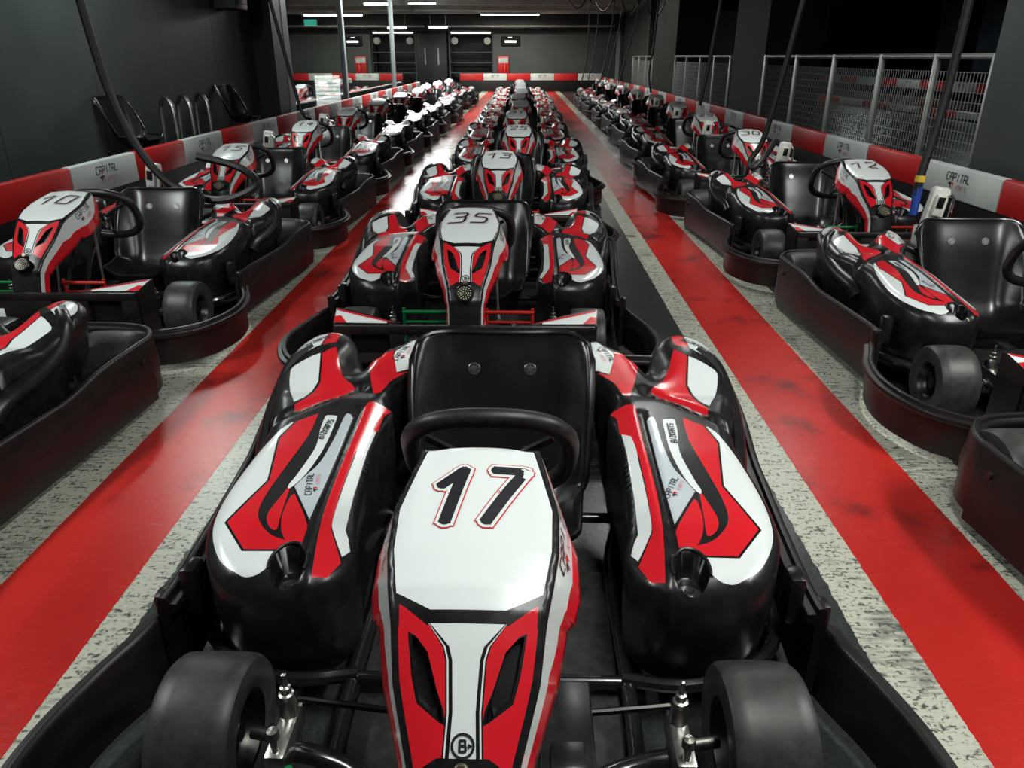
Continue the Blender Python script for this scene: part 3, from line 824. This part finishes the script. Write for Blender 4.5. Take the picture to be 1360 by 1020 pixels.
# left row, right row (with charging sockets), then the middle row (without)
left = [(-2.06, .82, 0, None), (-2.0, 2.86, 0, '10'), (-1.95, 4.86, .5, '15'), (-1.98, 6.86, 1, '14'), (-2.03, 8.86, 0, '22')]
right = [(1.93, .06, 0, None), (1.97, 2.045, -2, None), (1.945, 4.035, 0, '12'), (1.85, 6.01, 0, '30'), (1.93, 8.0, 0, '29'), (2.05, 10.2, 0, '5')]
mid = [(-.066, .50, -.67, '17'), (-.2, 2.48, -.5, '35'), (-.14, 4.46, 0, '13'), (-.03, 6.44, 0, '25'), (-.06, 8.42, 0, '31')]
y = 10.9
while len(left) < 11: left.append((-2.0 + JIT.uniform(-.06, .06), y, JIT.uniform(-1.5, 1.5), None)); y += 2.02
y = 12.25
while len(right) < 11: right.append((2.05 + JIT.uniform(-.06, .06), y, JIT.uniform(-1.5, 1.5), None)); y += 2.02
y = 10.5
while len(mid) < 11: mid.append((-.05 + JIT.uniform(-.06, .06), y, JIT.uniform(-1.5, 1.5), None)); y += 2.02
first = True
for row, nm in ((left, 'left'), (right, 'right'), (mid, 'middle')):
    lastnum = None; since = 0
    beside = {'left': 'left row by the dark wall', 'right': 'right row by the mesh fence', 'middle': 'middle row'}[nm]
    for i, (x, yy, a, n) in enumerate(row):
        if n:
            lb = 'go-kart numbered %s on its white nose, %s' % (n, beside); lastnum = n; since = 0
        elif lastnum is None:
            lb = {('left', 0): 'cropped go-kart at the left edge in front of kart 10, rear wheel showing',
                  ('right', 0): 'cropped go-kart at the lower right edge, only its rear bumper corner showing',
                  ('right', 1): 'go-kart with its nose cropped by the right edge, in front of kart 12'}[(nm, i)]
        else:
            since += 1
            lb = '%s go-kart behind number %s in the %s row' % (ORD[since - 1], lastnum, nm)
        if i == len(row) - 1: lb = 'farthest go-kart of the %s row, nearest the back wall' % nm
        karts.append(place(first, x, yy, a, n, lb, ('charging_socket',) if nm == 'middle' else ())); first = False

# ================================================================ THE HALL
# floor : dark concrete, worn white lines either side of the red lane stripes, all in one procedural material
def floor_material():
    m = bpy.data.materials.new('painted_concrete'); m.use_nodes = True; nt = m.node_tree; b = nt.nodes['Principled BSDF']
    N = nt.nodes.new; Lk = nt.links.new
    tc = N('ShaderNodeTexCoord'); sep = N('ShaderNodeSeparateXYZ'); Lk(tc.outputs['Object'], sep.inputs[0])
    def math_(op, a, b_=None, c=None):
        n = N('ShaderNodeMath'); n.operation = op
        for i, q in enumerate((a, b_, c)):
            if q is None: continue
            if isinstance(q, (int, float)): n.inputs[i].default_value = q
            else: Lk(q, n.inputs[i])
        return n.outputs[0]
    def noise(scale, detail=5, stretch=(1, 1, 1), rough=.6):
        mp = N('ShaderNodeMapping'); mp.inputs['Scale'].default_value = stretch; Lk(tc.outputs['Object'], mp.inputs[0])
        n = N('ShaderNodeTexNoise'); n.inputs['Scale'].default_value = scale; n.inputs['Detail'].default_value = detail; n.inputs['Roughness'].default_value = rough
        Lk(mp.outputs[0], n.inputs['Vector']); return n.outputs['Fac']
    def ramp(f, lo, hi):
        n = N('ShaderNodeMapRange'); n.inputs['From Min'].default_value = lo; n.inputs['From Max'].default_value = hi; n.clamp = True
        Lk(f, n.inputs['Value']); return n.outputs[0]
    def band(x0, x1, wob):
        x = math_('ADD', sep.outputs['X'], math_('MULTIPLY', math_('SUBTRACT', n_edge, .5), wob))
        return math_('MULTIPLY', math_('GREATER_THAN', x, x0), math_('LESS_THAN', x, x1))
    def mix(f, a, b_):
        n = N('ShaderNodeMix'); n.data_type = 'RGBA'
        Lk(f, n.inputs[0])
        for i, q in ((6, a), (7, b_)):
            if isinstance(q, tuple): n.inputs[i].default_value = (*q, 1)
            else: Lk(q, n.inputs[i])
        return n.outputs[2]
    n_edge = noise(30, 3)
    n_big = noise(1.1, 5); n_fine = noise(90, 4); n_scr = noise(14, 5, (1, 5, 1), .7); n_scr2 = noise(30, 6, (.55, 2.0, 1), .75); n_blot = noise(2.6, 4)
    base = mix(n_big, (.018, .023, .022), (.04, .046, .043))
    base = mix(ramp(n_fine, .45, .75), base, (.05, .055, .05))
    # white lines: left outer, left inner, right inner, right outer
    wl = math_('ADD', band(-1.52, -1.275, .035), band(-.99, -.88, .02)); wr = math_('ADD', band(.76, .88, .02), band(1.205, 1.395, .05))
    wmask = math_('MINIMUM', math_('ADD', wl, wr), 1.0)
    wear = math_('MULTIPLY', ramp(math_('ADD', math_('MULTIPLY', n_scr2, .55), math_('MULTIPLY', n_fine, .45)), .425, .485), ramp(math_('ADD', math_('MULTIPLY', n_blot, .6), math_('MULTIPLY', n_scr, .4)), .34, .46))
    wmask = math_('MULTIPLY', wmask, math_('MULTIPLY_ADD', wear, .80, .10))
    col = mix(wmask, base, (.56, .56, .47))
    # red lanes
    rmask = math_('MINIMUM', math_('ADD', band(-1.285, -.965, .008), band(.875, 1.212, .008)), 1.0)
    redc = mix(ramp(n_big, .3, .7), (.42, .016, .013), (.58, .028, .022))
    redc = mix(ramp(n_blot, .55, .70), redc, (.13, .012, .012))
    redc = mix(math_('MULTIPLY', ramp(n_scr2, .62, .75), .45), redc, (.12, .02, .018))
    col = mix(math_('MULTIPLY', rmask, math_('MULTIPLY_ADD', ramp(n_scr2, .30, .38), .5, .5)), col, redc)
    # scattered dark scuffs
    v = N('ShaderNodeTexVoronoi'); v.inputs['Scale'].default_value = 1.7; Lk(tc.outputs['Object'], v.inputs['Vector'])
    scuff = math_('MULTIPLY', math_('LESS_THAN', math_('ADD', v.outputs['Distance'], math_('MULTIPLY', n_scr, .12)), .135), .6)
    col = mix(scuff, col, (.015, .012, .012))
    Lk(col, b.inputs['Base Color'])
    Lk(math_('MULTIPLY_ADD', n_scr, .20, .15), b.inputs['Roughness'])
    b.inputs['Specular IOR Level'].default_value = .35
    bp = N('ShaderNodeBump'); bp.inputs['Strength'].default_value = .14; bp.inputs['Distance'].default_value = .004
    Lk(math_('ADD', n_scr2, n_fine), bp.inputs['Height']); Lk(bp.outputs[0], b.inputs['Normal'])
    return m
FLOOR = floor_material()
mb = MB(); mb.box((3, 15, -.05), (30, 60, .1)); fl = mb.build('floor', FLOOR, smooth=False); tag(fl, kind='structure')

WALL = noisy(mat('charcoal_painted_wall', (.035, .045, .044), .42), 1.2, (.030, .040, .040), (.046, .056, .054), rough=(.36, .5))
WALLB = noisy(mat('charcoal_back_wall', (.05, .06, .058), .5), .8, (.05, .058, .056), (.075, .086, .082))
PILLAR = noisy(mat('dark_green_grey_pillar_paint', (.012, .017, .014), .5), 1.5, (.010, .014, .012), (.015, .020, .017), rough=(.55, .7))
PILLAR.node_tree.nodes['Principled BSDF'].inputs['Specular IOR Level'].default_value = .15
LITPOST = mat('grey_post', (.26, .29, .29), .45)
CEILM = noisy(mat('ceiling_panel', (.4, .42, .4), .6), 2, (.32, .34, .33), (.48, .5, .48))
DARK = mat('near_black_paint', (.008, .009, .009), .5)
GALV = mat('galvanised_steel', (.45, .48, .46), .4, .8)
BRED = noisy(mat('barrier_red_plastic', (.55, .012, .014), .38), 3, (.5, .010, .012), (.6, .016, .018))
BWHITE = noisy(mat('barrier_white_plastic', (.6, .62, .6), .38), 3, (.52, .55, .54), (.66, .68, .66))
RAILB = mat('barrier_black_rail', (.006, .006, .006), .5)
TUBE = mat('lit_fluorescent_tube', (1, 1, 1), .3, emit=(1, .98, .86), estr=22)
GLOWW = mat('glowing_white', (1, 1, 1), .3, emit=(1, 1, .95), estr=2.2)  # white with an added glow, also on parts that are no lamp
GREENL = mat('lit_green_sign', (.1, .6, .5), .3, emit=(.1, .75, .6), estr=1.3)

def structure(mb, name, m, **k):
    k.setdefault('smooth', False); o = mb.build(name, m, **k); tag(o, kind='structure'); return o
# left wall in tall panels
mb = MB()
for i in range(10):
    y0 = -3 + i * 1.42; mb.box((-3.72, y0 + .71, CEIL / 2), (.1, 1.414, CEIL), 0, None, .003)
structure(mb, 'wall_left', WALL)
mb = MB(); mb.box((-3.80, 4, CEIL / 2), (.05, 15, CEIL)); structure(mb, 'wall_left_backing', DARK)
mb = MB(); mb.box((-3.62, 11.45, CEIL / 2), (.45, .5, CEIL), 0, None, .01); structure(mb, 'trim_1', DARK)
mb = MB(); mb.box((-3.46, 11.85, CEIL / 2), (.14, .28, CEIL), 0, None, .01); structure(mb, 'trim_2', LITPOST)
# glazed partition along the far left
GL = bpy.data.materials.new('partition_glass'); GL.use_nodes = True; nt = GL.node_tree
for n in list(nt.nodes): nt.nodes.remove(n)
out = nt.nodes.new('ShaderNodeOutputMaterial'); mx = nt.nodes.new('ShaderNodeMixShader'); lw = nt.nodes.new('ShaderNodeLayerWeight'); lw.inputs[0].default_value = .5; pw = nt.nodes.new('ShaderNodeMath'); pw.operation = 'POWER'; pw.inputs[1].default_value = 3.2; fr_ = nt.nodes.new('ShaderNodeMath'); fr_.operation = 'MULTIPLY_ADD'; fr_.inputs[1].default_value = .9; fr_.inputs[2].default_value = .06; nt.links.new(lw.outputs['Facing'], pw.inputs[0]); nt.links.new(pw.outputs[0], fr_.inputs[0])
tr_ = nt.nodes.new('ShaderNodeBsdfTransparent'); tr_.inputs[0].default_value = (.8, .84, .83, 1); gl_ = nt.nodes.new('ShaderNodeBsdfGlossy'); gl_.inputs['Roughness'].default_value = .015; gl_.inputs['Color'].default_value = (.9, .95, .93, 1)
nt.links.new(fr_.outputs[0], mx.inputs[0]); nt.links.new(tr_.outputs[0], mx.inputs[1]); nt.links.new(gl_.outputs[0], mx.inputs[2]); nt.links.new(mx.outputs[0], out.inputs[0])
posts = [12.0, 15.6, 21.6, 31]
root = empty('window_1', (-3.42, 21, 0)); tag(root, kind='structure')
mb = MB()
for a, b_ in zip(posts[:-1], posts[1:]):
    mb.box((0, (a + b_) / 2 - 21, CEIL / 2), (.012, b_ - a - .02, CEIL))
mb.build('window_pane', GL, root, smooth=False)
mb = MB()
for p in posts[1:-1]: mb.box((0, p - 21, CEIL / 2), (.10, .14, CEIL), 0, None, .008)
mb.box((0, 0, .03), (.1, 18, .06)); mb.box((0, 0, CEIL - .03), (.1, 18, .06))
mb.build('window_frame', LITPOST, root)
# dim room behind the glass
mb = MB(); mb.box((-10, 20, CEIL / 2), (.1, 24, CEIL)); structure(mb, 'wall_far_left', WALLB)
# back wall, with a recess for the racks
BY = 31.0
mb = MB(); mb.box((3.4, BY + .1, CEIL / 2), (9.0, .2, CEIL)); structure(mb, 'wall_back', WALLB)
mb = MB(); mb.box((-6.9, BY + .1, CEIL / 2), (6.0, .2, CEIL)); structure(mb, 'wall_back_left', WALLB)
mb = MB(); mb.box((-2.5, BY + 1.6, CEIL / 2), (3.0, .1, CEIL)); mb.box((-3.95, BY + .85, CEIL / 2), (.1, 1.5, CEIL)); mb.box((-1.05, BY + .85, CEIL / 2), (.1, 1.5, CEIL))
structure(mb, 'wall_back_recess', DARK)
mb = MB(); mb.box((0, BY - .25, 2.32), (8, .5, .5)); structure(mb, 'trim_3', DARK)
mb = MB(); mb.box((3.55, BY - .3, 1.15), (.12, .12, 2.3)); structure(mb, 'trim_4', LITPOST)
# right side: near wall, two pillars, far wall
mb = MB(); mb.box((3.70, 1.2, CEIL / 2), (.9, 9.0, CEIL), 0, None, .01); structure(mb, 'wall_right', WALL)
mb = MB(); mb.box((3.72, 12.15, CEIL / 2 + .3), (.8, 1.7, CEIL + .6), 0, None, .01); structure(mb, 'trim_5', PILLAR)
mb = MB(); mb.box((3.72, 19.35, CEIL / 2), (.8, 2.9, CEIL), 0, None, .01); structure(mb, 'trim_6', PILLAR)
mb = MB(); mb.box((3.9, 28.0, CEIL / 2), (.3, 6.6, CEIL), 0, None, .01); structure(mb, 'wall_right_far', WALL)
# ceiling with cross beams
mb = MB(); mb.box((-3.2, 14.5, CEIL + .05), (14, 36, .1)); structure(mb, 'ceiling', CEILM)
mb = MB()
for yy in (5, 9, 13, 17, 21, 24.5, 26.8, 29.3):
    mb.box((-.2, yy, CEIL - .09), (7.4, .25, .18), 0, None, .01)
structure(mb, 'trim_7', CEILM)
mb = MB(); mb.box((10.3, 18, 4.0), (13, 50, .1)); structure(mb, 'ceiling_track', PILLAR)
mb = MB(); mb.box((16.6, 20, 2.0), (.2, 50, 4.2)); mb.box((10.5, 42, 2.0), (13, .2, 4.2)); structure(mb, 'wall_track', DARK)

BLUEG = noisy(mat('bluish_hall_panel', (.09, .11, .14), .4), .6, (.05, .065, .085), (.11, .14, .18))
mb = MB()
for k in range(7): mb.box((16.46, 12 + k * 3.4, 2.0), (.06, 2.2 if k % 2 else 1.3, 2.6), 0, None, .01)
structure(mb, 'trim_8', BLUEG)
mb = MB(); mb.box((13.6, 31, 3.55), (.5, 24, .35), 0, None, .02); mb.box((10, 22, 3.7), (.3, 22, .25), 0, None, .02); structure(mb, 'trim_9', CEILM)
# ---------------------------------------------------------------- barriers
def barrier(name, label, p0, p1, n, start_red, ztop, zbot, facing, group='red and white track barriers', detail=True, logos=True):
    """n panels from p0 to p1; facing = +1/-1 chooses the visible side (left/right of travel)"""
    A = Vector((p0[0], p0[1], 0)); B = Vector((p1[0], p1[1], 0)); d = (B - A); Lg = d.length; d.normalize()
    root = empty(name, (A.x, A.y, 0), math.atan2(d.y, d.x)); tag(root, label, 'barrier', group)
    mb = MB(); mb.box((Lg / 2, -facing * .06, (ztop - .01) / 2), (Lg, .09, ztop - .01), 0, None, .01)
    mb.build('rail', RAILB, root)
    seg = Lg / n
    for i in range(n):
        red = (i % 2 == 0) == start_red
        m = MB(); m.box((seg * (i + .5), -facing * .03, (ztop + zbot) / 2), (seg - .004, .07, ztop - zbot), 0, None, .012)
        po = m.build('red_panel' if red else 'white_panel', BRED if red else BWHITE, root)
        if not red and logos:
            tx = MB(); h = (ztop - zbot) * .23
            sg = facing
            def mp(x, y, o): return (seg * (i + .5) - sg * x, sg * (.005 + o), (ztop + zbot) / 2 + y)
            if detail or i < 999:
                capital_logo(tx, h, lambda x, y, o: mp(x, y + h * .1, o), .002)
            tx.build('lettering', [INK, PINK, BRED], po, smooth=False, recalc=False)
    return root
# right barrier: panel boundaries at Y 4.86, 5.87, ... ; white between 4.86 and 5.87
barrier('track_barrier', 'long red and white lettered barrier along the right row, below the mesh fence', (3.0, -1.16), (3.0, 30.84), 32, False, .5, .29, 1)
barrier('track_barrier', 'long red and white lettered barrier along the left row, below the dark wall', (-3.1, -1.35), (-3.1, 10.95), 13, True, .5, .28, -1)
barrier('track_barrier', 'red and white barrier in front of the glass partition at far left', (-3.1, 11.0), (-3.1, 24.5), 15, False, .5, .29, -1)
barrier('track_barrier', 'red and white barrier across the back wall below the red fire point', (-2.35, BY - .6), (2.96, BY - .6), 6, True, .62, .38, -1)
barrier('track_barrier', 'low red and white kerb barrier on the track, nearer than the lettered one', (9.2, 11), (8.6, 23.5), 9, True, .17, .03, 1, logos=False)
barrier('track_barrier', 'lettered red and white barrier beyond the mesh fence on the distant track', (13.2, 22), (12.6, 41), 12, True, .5, .22, 1, logos=True)

# ---------------------------------------------------------------- fences
def fence(label, ya, yb, posts_y, x=3.32):
    root = empty('mesh_fence', (x, ya, 0)); tag(root, label, 'fence', 'galvanised mesh fences on the right')
    mb = MB(); mb.tube([(0, 0, 1.2), (0, yb - ya, 1.2)], .022, 10); mb.build('top_rail', GALV, root)
    for p in posts_y:
        q = MB(); q.box((0, p - ya, .61), (.045, .05, 1.22), 0, None, .004); q.build('post', GALV, root)
    for a, b_ in zip(posts_y[:-1], posts_y[1:]):
        q = MB(); n = int((b_ - a - .1) / .045)
        for i in range(n + 1):
            yy = a + .05 + (b_ - a - .1) * i / n - ya; q.tube([(0, yy, .12), (0, yy, 1.09)], .0026, 4, caps=False)
        for i in range(15):
            zz = .12 + .97 * i / 14; q.tube([(.004, a + .05 - ya, zz), (.004, b_ - .05 - ya, zz)], .0026, 4, caps=False)
        q.build('wire_panel', GALV, root)
    return root
fence('galvanised mesh fence with wire panels between the near right wall and the first pillar', 5.75, 11.25, [5.78, 6.6, 7.6, 8.75, 9.95, 11.22])
fence('galvanised mesh fence between the two dark pillars on the right', 13.05, 17.85, [13.1, 14.2, 15.3, 16.6, 17.8])
fence('farthest galvanised mesh fence, behind the second pillar on the right', 20.85, 24.6, [20.9, 22.1, 23.3, 24.55])

# ---------------------------------------------------------------- ceiling fittings
def lamp(label, loc, lx, ly):
    r = empty('ceiling_lamp', loc); tag(r, label, 'ceiling lamp', 'fluorescent ceiling lamps')
    a = MB(); a.box((0, 0, .05), (lx + .06, ly + .06, .05), 0, None, .01); a.build('housing', LITPOST, r)
    b = MB(); ax = (lx, 0) if lx > ly else (0, ly)
    for s in (-.03, .03):
        o = (0, s) if lx > ly else (s, 0)
        b.tube([(-ax[0] / 2 + o[0], -ax[1] / 2 + o[1], .015), (ax[0] / 2 + o[0], ax[1] / 2 + o[1], .015)], .014, 10)
    b.build('tube', TUBE, r); return r
lamp('bright fluorescent ceiling lamp at far left, next to the glass partition', (-2.8, 23.4, 2.54), .75, .12)
lamp('long bright fluorescent ceiling lamp above the back barrier', (-.43, 28.2, 2.48), 1.95, .14)
lamp('small fluorescent lamp hung low near the dark door at the back', (-2.75, 27.0, 2.05), .6, .12)
mb = MB()
for q in (-.25, .25): mb.tube([(q, 0, .07), (q, 0, CEIL - 2.05)], .008, 6)
o = mb.build('hanger', LITPOST, [c for c in bpy.data.objects if c.name.startswith('ceiling_lamp')][-1])

# pipes under the ceiling
for i, (x0, x1, yy, zz, lab) in enumerate(((-3.3, 3.3, 25.6, 2.5, 'pale pipe under the ceiling, the nearer one'), (-3.3, 3.3, 29.9, 2.2, 'pale pipe under the ceiling, against the back wall'))):
    mb = MB(); mb.tube([(x0, yy, zz), (x1, yy, zz)], .035, 10); o = mb.build('ceiling_pipe', GALV); tag(o, lab, 'pipe', 'pipes under the ceiling')

# back wall furniture
r = empty('fire_point', (-.72, BY - .1, .62)); tag(r, 'small red fire point box with white notice on the back wall', 'fire point')
mb = MB(); mb.box((0, 0, .28), (.42, .12, .62), 0, None, .015); mb.build('red_box', BRED, r)
mb = MB(); mb.box((0, -.065, .44), (.36, .012, .17), 0, None, .003); mb.build('notice', BWHITE, r)
mb = MB(); mb.lathe([(0, 0), (.055, 0), (.06, .02), (.06, .26), (.03, .31), (.02, .35), (0, .35)], (.05, -.12, -.02), 'Z', 16, closed=False); mb.build('extinguisher', RED, r)
r = empty('notice_board', (-.45, BY - .02, 1.72)); tag(r, 'dark notice board with a white strip, high on the back wall', 'sign')
mb = MB(); mb.box((0, -.02, 0), (.72, .04, .34), 0, None, .008); mb.build('board', PILLAR, r)
mb = MB(); mb.box((0, -.043, -.01), (.42, .008, .07), 0, None, .002); mb.box((-.02, -.043, .13), (.14, .008, .03), 0); mb.build('lettering_strip', GLOWW, r)
# rack with shelves and two round white fans
r = empty('storage_rack', (-1.95, BY + .5, 0)); tag(r, 'dark storage rack with shelves and round white fans, left of the back wall', 'rack')
mb = MB()
for xx in (-.82, .82):
    for yy in (-.3, .3): mb.box((xx, yy, 1.05), (.05, .05, 2.1))
mb.build('upright', WALLB, r, smooth=False)
for zz in (.2, .62, .98, 1.34, 1.95):
    mb = MB(); mb.box((0, 0, zz), (1.66, .64, .035), 0, None, .004); mb.build('shelf', WALLB, r)
for xx in (-.62, .62):
    mb = MB(); mb.lathe([(0, -.02), (.10, -.02), (.13, .0), (.13, .05), (.10, .06), (0, .06)], (xx, -.33, 1.74), 'Y', 20, closed=False); mb.build('round_fan', BWHITE, r)
mb = MB(); mb.box((0, -.3, 2.02), (1.5, .06, .05)); mb.build('light_bar', GLOWW, r)
# dark double door with a long handle
r = empty('door_1', (-3.35, BY - .05, 0)); tag(r, kind='structure')
mb = MB(); mb.box((0, 0, 1.05), (1.0, .06, 2.1), 0, None, .01); mb.build('door_leaf', DARK, r)
mb = MB(); mb.tube([(.18, -.07, .92), (.18, -.07, 1.48)], .022, 8); mb.build('door_handle', BWHITE, r)
# green exit sign, behind the glass
r = empty('exit_sign', (-5.35, 21.0, 1.98)); tag(r, 'small lit green exit sign high up behind the glass partition', 'sign')
mb = MB(); mb.box((0, 0, 0), (.34, .05, .18), 0, None, .01); mb.build('housing', LITPOST, r)
mb = MB(); mb.box((0, -.028, 0), (.31, .01, .15)); mb.build('lit_face', GREENL, r)
mb = MB(); mb.tube([(0, 0, .09), (0, 0, CEIL - 1.98)], .01, 6); mb.build('hanger', LITPOST, r)
# white sheet behind the glass, given an added glow to look bright
r = empty('glowing_notice', (-4.15, 17.2, 0)); tag(r, 'white ruled panel with added glow, standing behind the glass at far left', 'notice')
mb = MB(); mb.box((0, 0, .52), (.52, .02, .62), 0, None, .003); mb.build('panel', GLOWW, r)
mb = MB()
for k in range(7): mb.box((0, -.013, .28 + k * .08), (.48, .003, .010))
mb.build('ruled_lines', LITPOST, r)
mb = MB(); mb.box((0, .03, .13), (.06, .03, .27)); mb.box((0, .03, .01), (.4, .2, .02)); mb.build('stand', LITPOST, r)
# screen on left wall near column
r = empty('wall_speaker', (-3.52, 10.1, 1.72)); tag(r, 'dark grey box hung at the top of the left wall by the column', 'speaker')
mb = MB(); mb.box((0, 0, .45), (.26, .45, .9), 0, None, .02); mb.build('cabinet', WALL, r)
mb = MB(); mb.box((.135, 0, .45), (.012, .36, .78), 0, None, .004); mb.build('grille', DARK, r)
mb = MB(); mb.box((-.11, 0, .35), (.14, .1, .08)); mb.build('bracket', DARK, r)

# ---------------------------------------------------------------- spare seats and hoops behind the left barrier
seat_src = [c for c in proto.children if c.name.startswith('seat')][0]
def spare(x, yy, rz, label):
    r = empty('spare_seat', (x, yy, .0), math.radians(rz)); r.scale = (.86, .86, .95); tag(r, label, 'seat', 'spare seats leaning behind the left barrier')
    c = seat_src.copy(); COL.objects.link(c); c.parent = r; c.name = 'seat_shell'; c.location = (0, -1.15, .40)
    for g in seat_src.children:
        if g.name.startswith('piping'):
            d = g.copy(); COL.objects.link(d); d.parent = c
    l = MB(); l.box((0, 0, .245), (.3, .25, .49), 0, None, .02); l.build('base', DARK, r)
    return r
spare(-3.43, 6.95, 80, 'black spare bucket seat behind the left barrier, the one nearer the camera')
spare(-3.43, 9.7, 80, 'black spare bucket seat behind the left barrier, beside the column')
for k, yy in enumerate((7.65, 8.05, 8.5)):
    mb = MB(); mb.tube(catmull([(0, -.13, 0), (0, -.13, .66), (0, -.09, .79), (0, 0, .84), (0, .09, .79), (0, .13, .66), (0, .13, 0)], 5), .02, 10)
    o = mb.build('steel_hoop', STEEL); o.location = (-3.42, yy, 0); o.rotation_euler = (0, 0, math.radians(50))
    tag(o, ['bent steel hoop behind the left barrier, nearest the camera of three', 'middle one of three bent steel hoops behind the left barrier', 'bent steel hoop behind the left barrier, farthest of three'][k], 'hoop', 'steel hoops behind the left barrier')

# ---------------------------------------------------------------- hanging charging cables
def cable(label, pts, r=.019, plug=None, name='charging_cable', group='black cables hanging from the ceiling'):
    root = empty(name, pts[0]); tag(root, label, 'cable', group)
    o = Vector(pts[0]); P = [tuple(Vector(p) - o) for p in pts]
    mb = MB(); mb.tube(catmull(P, 8), r, 8); mb.build('cord', CABLE, root)
    if plug:
        a = Vector(P[-1]); b = Vector(P[-2]); d = (a - b).normalized()
        q = MB(); q.tube([a - d * .06, a - d * .03, a + d * .09], [.017, .020, .019], 12, mi=0); q.tube([a - d * .09, a - d * .06], .0225, 12, mi=1); q.build('plug', [BLUE, YELL], root)
    return root
cable('thick black charging cable hanging in front of the left wall, behind kart 10', [(-2.36, 4.3, 2.7), (-2.31, 4.3, 1.9), (-2.25, 4.3, 1.24), (-2.20, 4.3, .96), (-2.11, 4.3, .72), (-1.98, 4.3, .55), (-1.78, 4.3, .46), (-1.62, 4.3, .47), (-1.50, 4.34, .54), (-1.62, 4.42, .62), (-1.85, 4.42, .68)], r=.023)
cable('black charging cable with blue plug, behind the black seat at the right edge', [(1.97, 3.7, 2.7), (1.95, 3.7, 1.9), (1.93, 3.68, 1.2), (1.90, 3.66, .9), (1.865, 3.64, .70), (1.86, 3.63, .60)], r=.02, plug=True)
cable('black charging cable looped in front of kart 30 on the right', [(2.05, 5.7, 2.7), (1.98, 5.7, 2.1), (1.88, 5.7, 1.5), (1.82, 5.7, 1.1), (1.74, 5.7, .66), (1.66, 5.70, .50), (1.68, 5.64, .46), (1.76, 5.66, .55), (1.82, 5.66, .66)], r=.02)
cable('black charging cable hanging down to kart 29 on the right', [(1.98, 8.2, 2.7), (1.93, 8.2, 1.9), (1.87, 8.2, 1.2), (1.81, 8.2, .74)])
cable('black charging cable hanging beside the column on the left, near kart 14', [(-2.85, 8.9, 2.7), (-2.68, 8.9, 1.75), (-2.60, 8.9, 1.31), (-2.47, 8.9, .66), (-2.35, 8.8, .56)])
cable('black cable hanging in front of the second pillar on the right', [(2.75, 17, 2.7), (2.70, 17, 1.5), (2.64, 17, .9), (2.70, 17, .5)])
HN = ['leftmost', 'second from left', 'middle', 'second from right', 'rightmost']
for k in range(5):
    x0 = 1.55 + k * .27; yy = 19.2 + (k % 2) * .8
    cable('%s of five thin cables hanging over the far end of the right row' % HN[k], [(x0, yy, 2.7), (x0 - .02, yy, 2.0), (x0 - .05 - .04 * k, yy, 1.2), (x0 - .16 - .05 * k, yy, .62)], .014)
for k in range(4):
    x0 = 1.0 + k * .62; x1 = x0 + .55; yy = 19.4 + .3 * (k % 2)
    cable('%s of four slack cable loops under the ceiling' % ['leftmost', 'second from left', 'second from right', 'rightmost'][k], [(x0, yy, 2.7), (x0 + .06, yy, 2.45 - .07 * k), (x0 + .27, yy, 2.22 - .06 * k), (x1 - .06, yy, 2.45), (x1, yy, 2.7)], .016, group='slack cable loops under the ceiling')
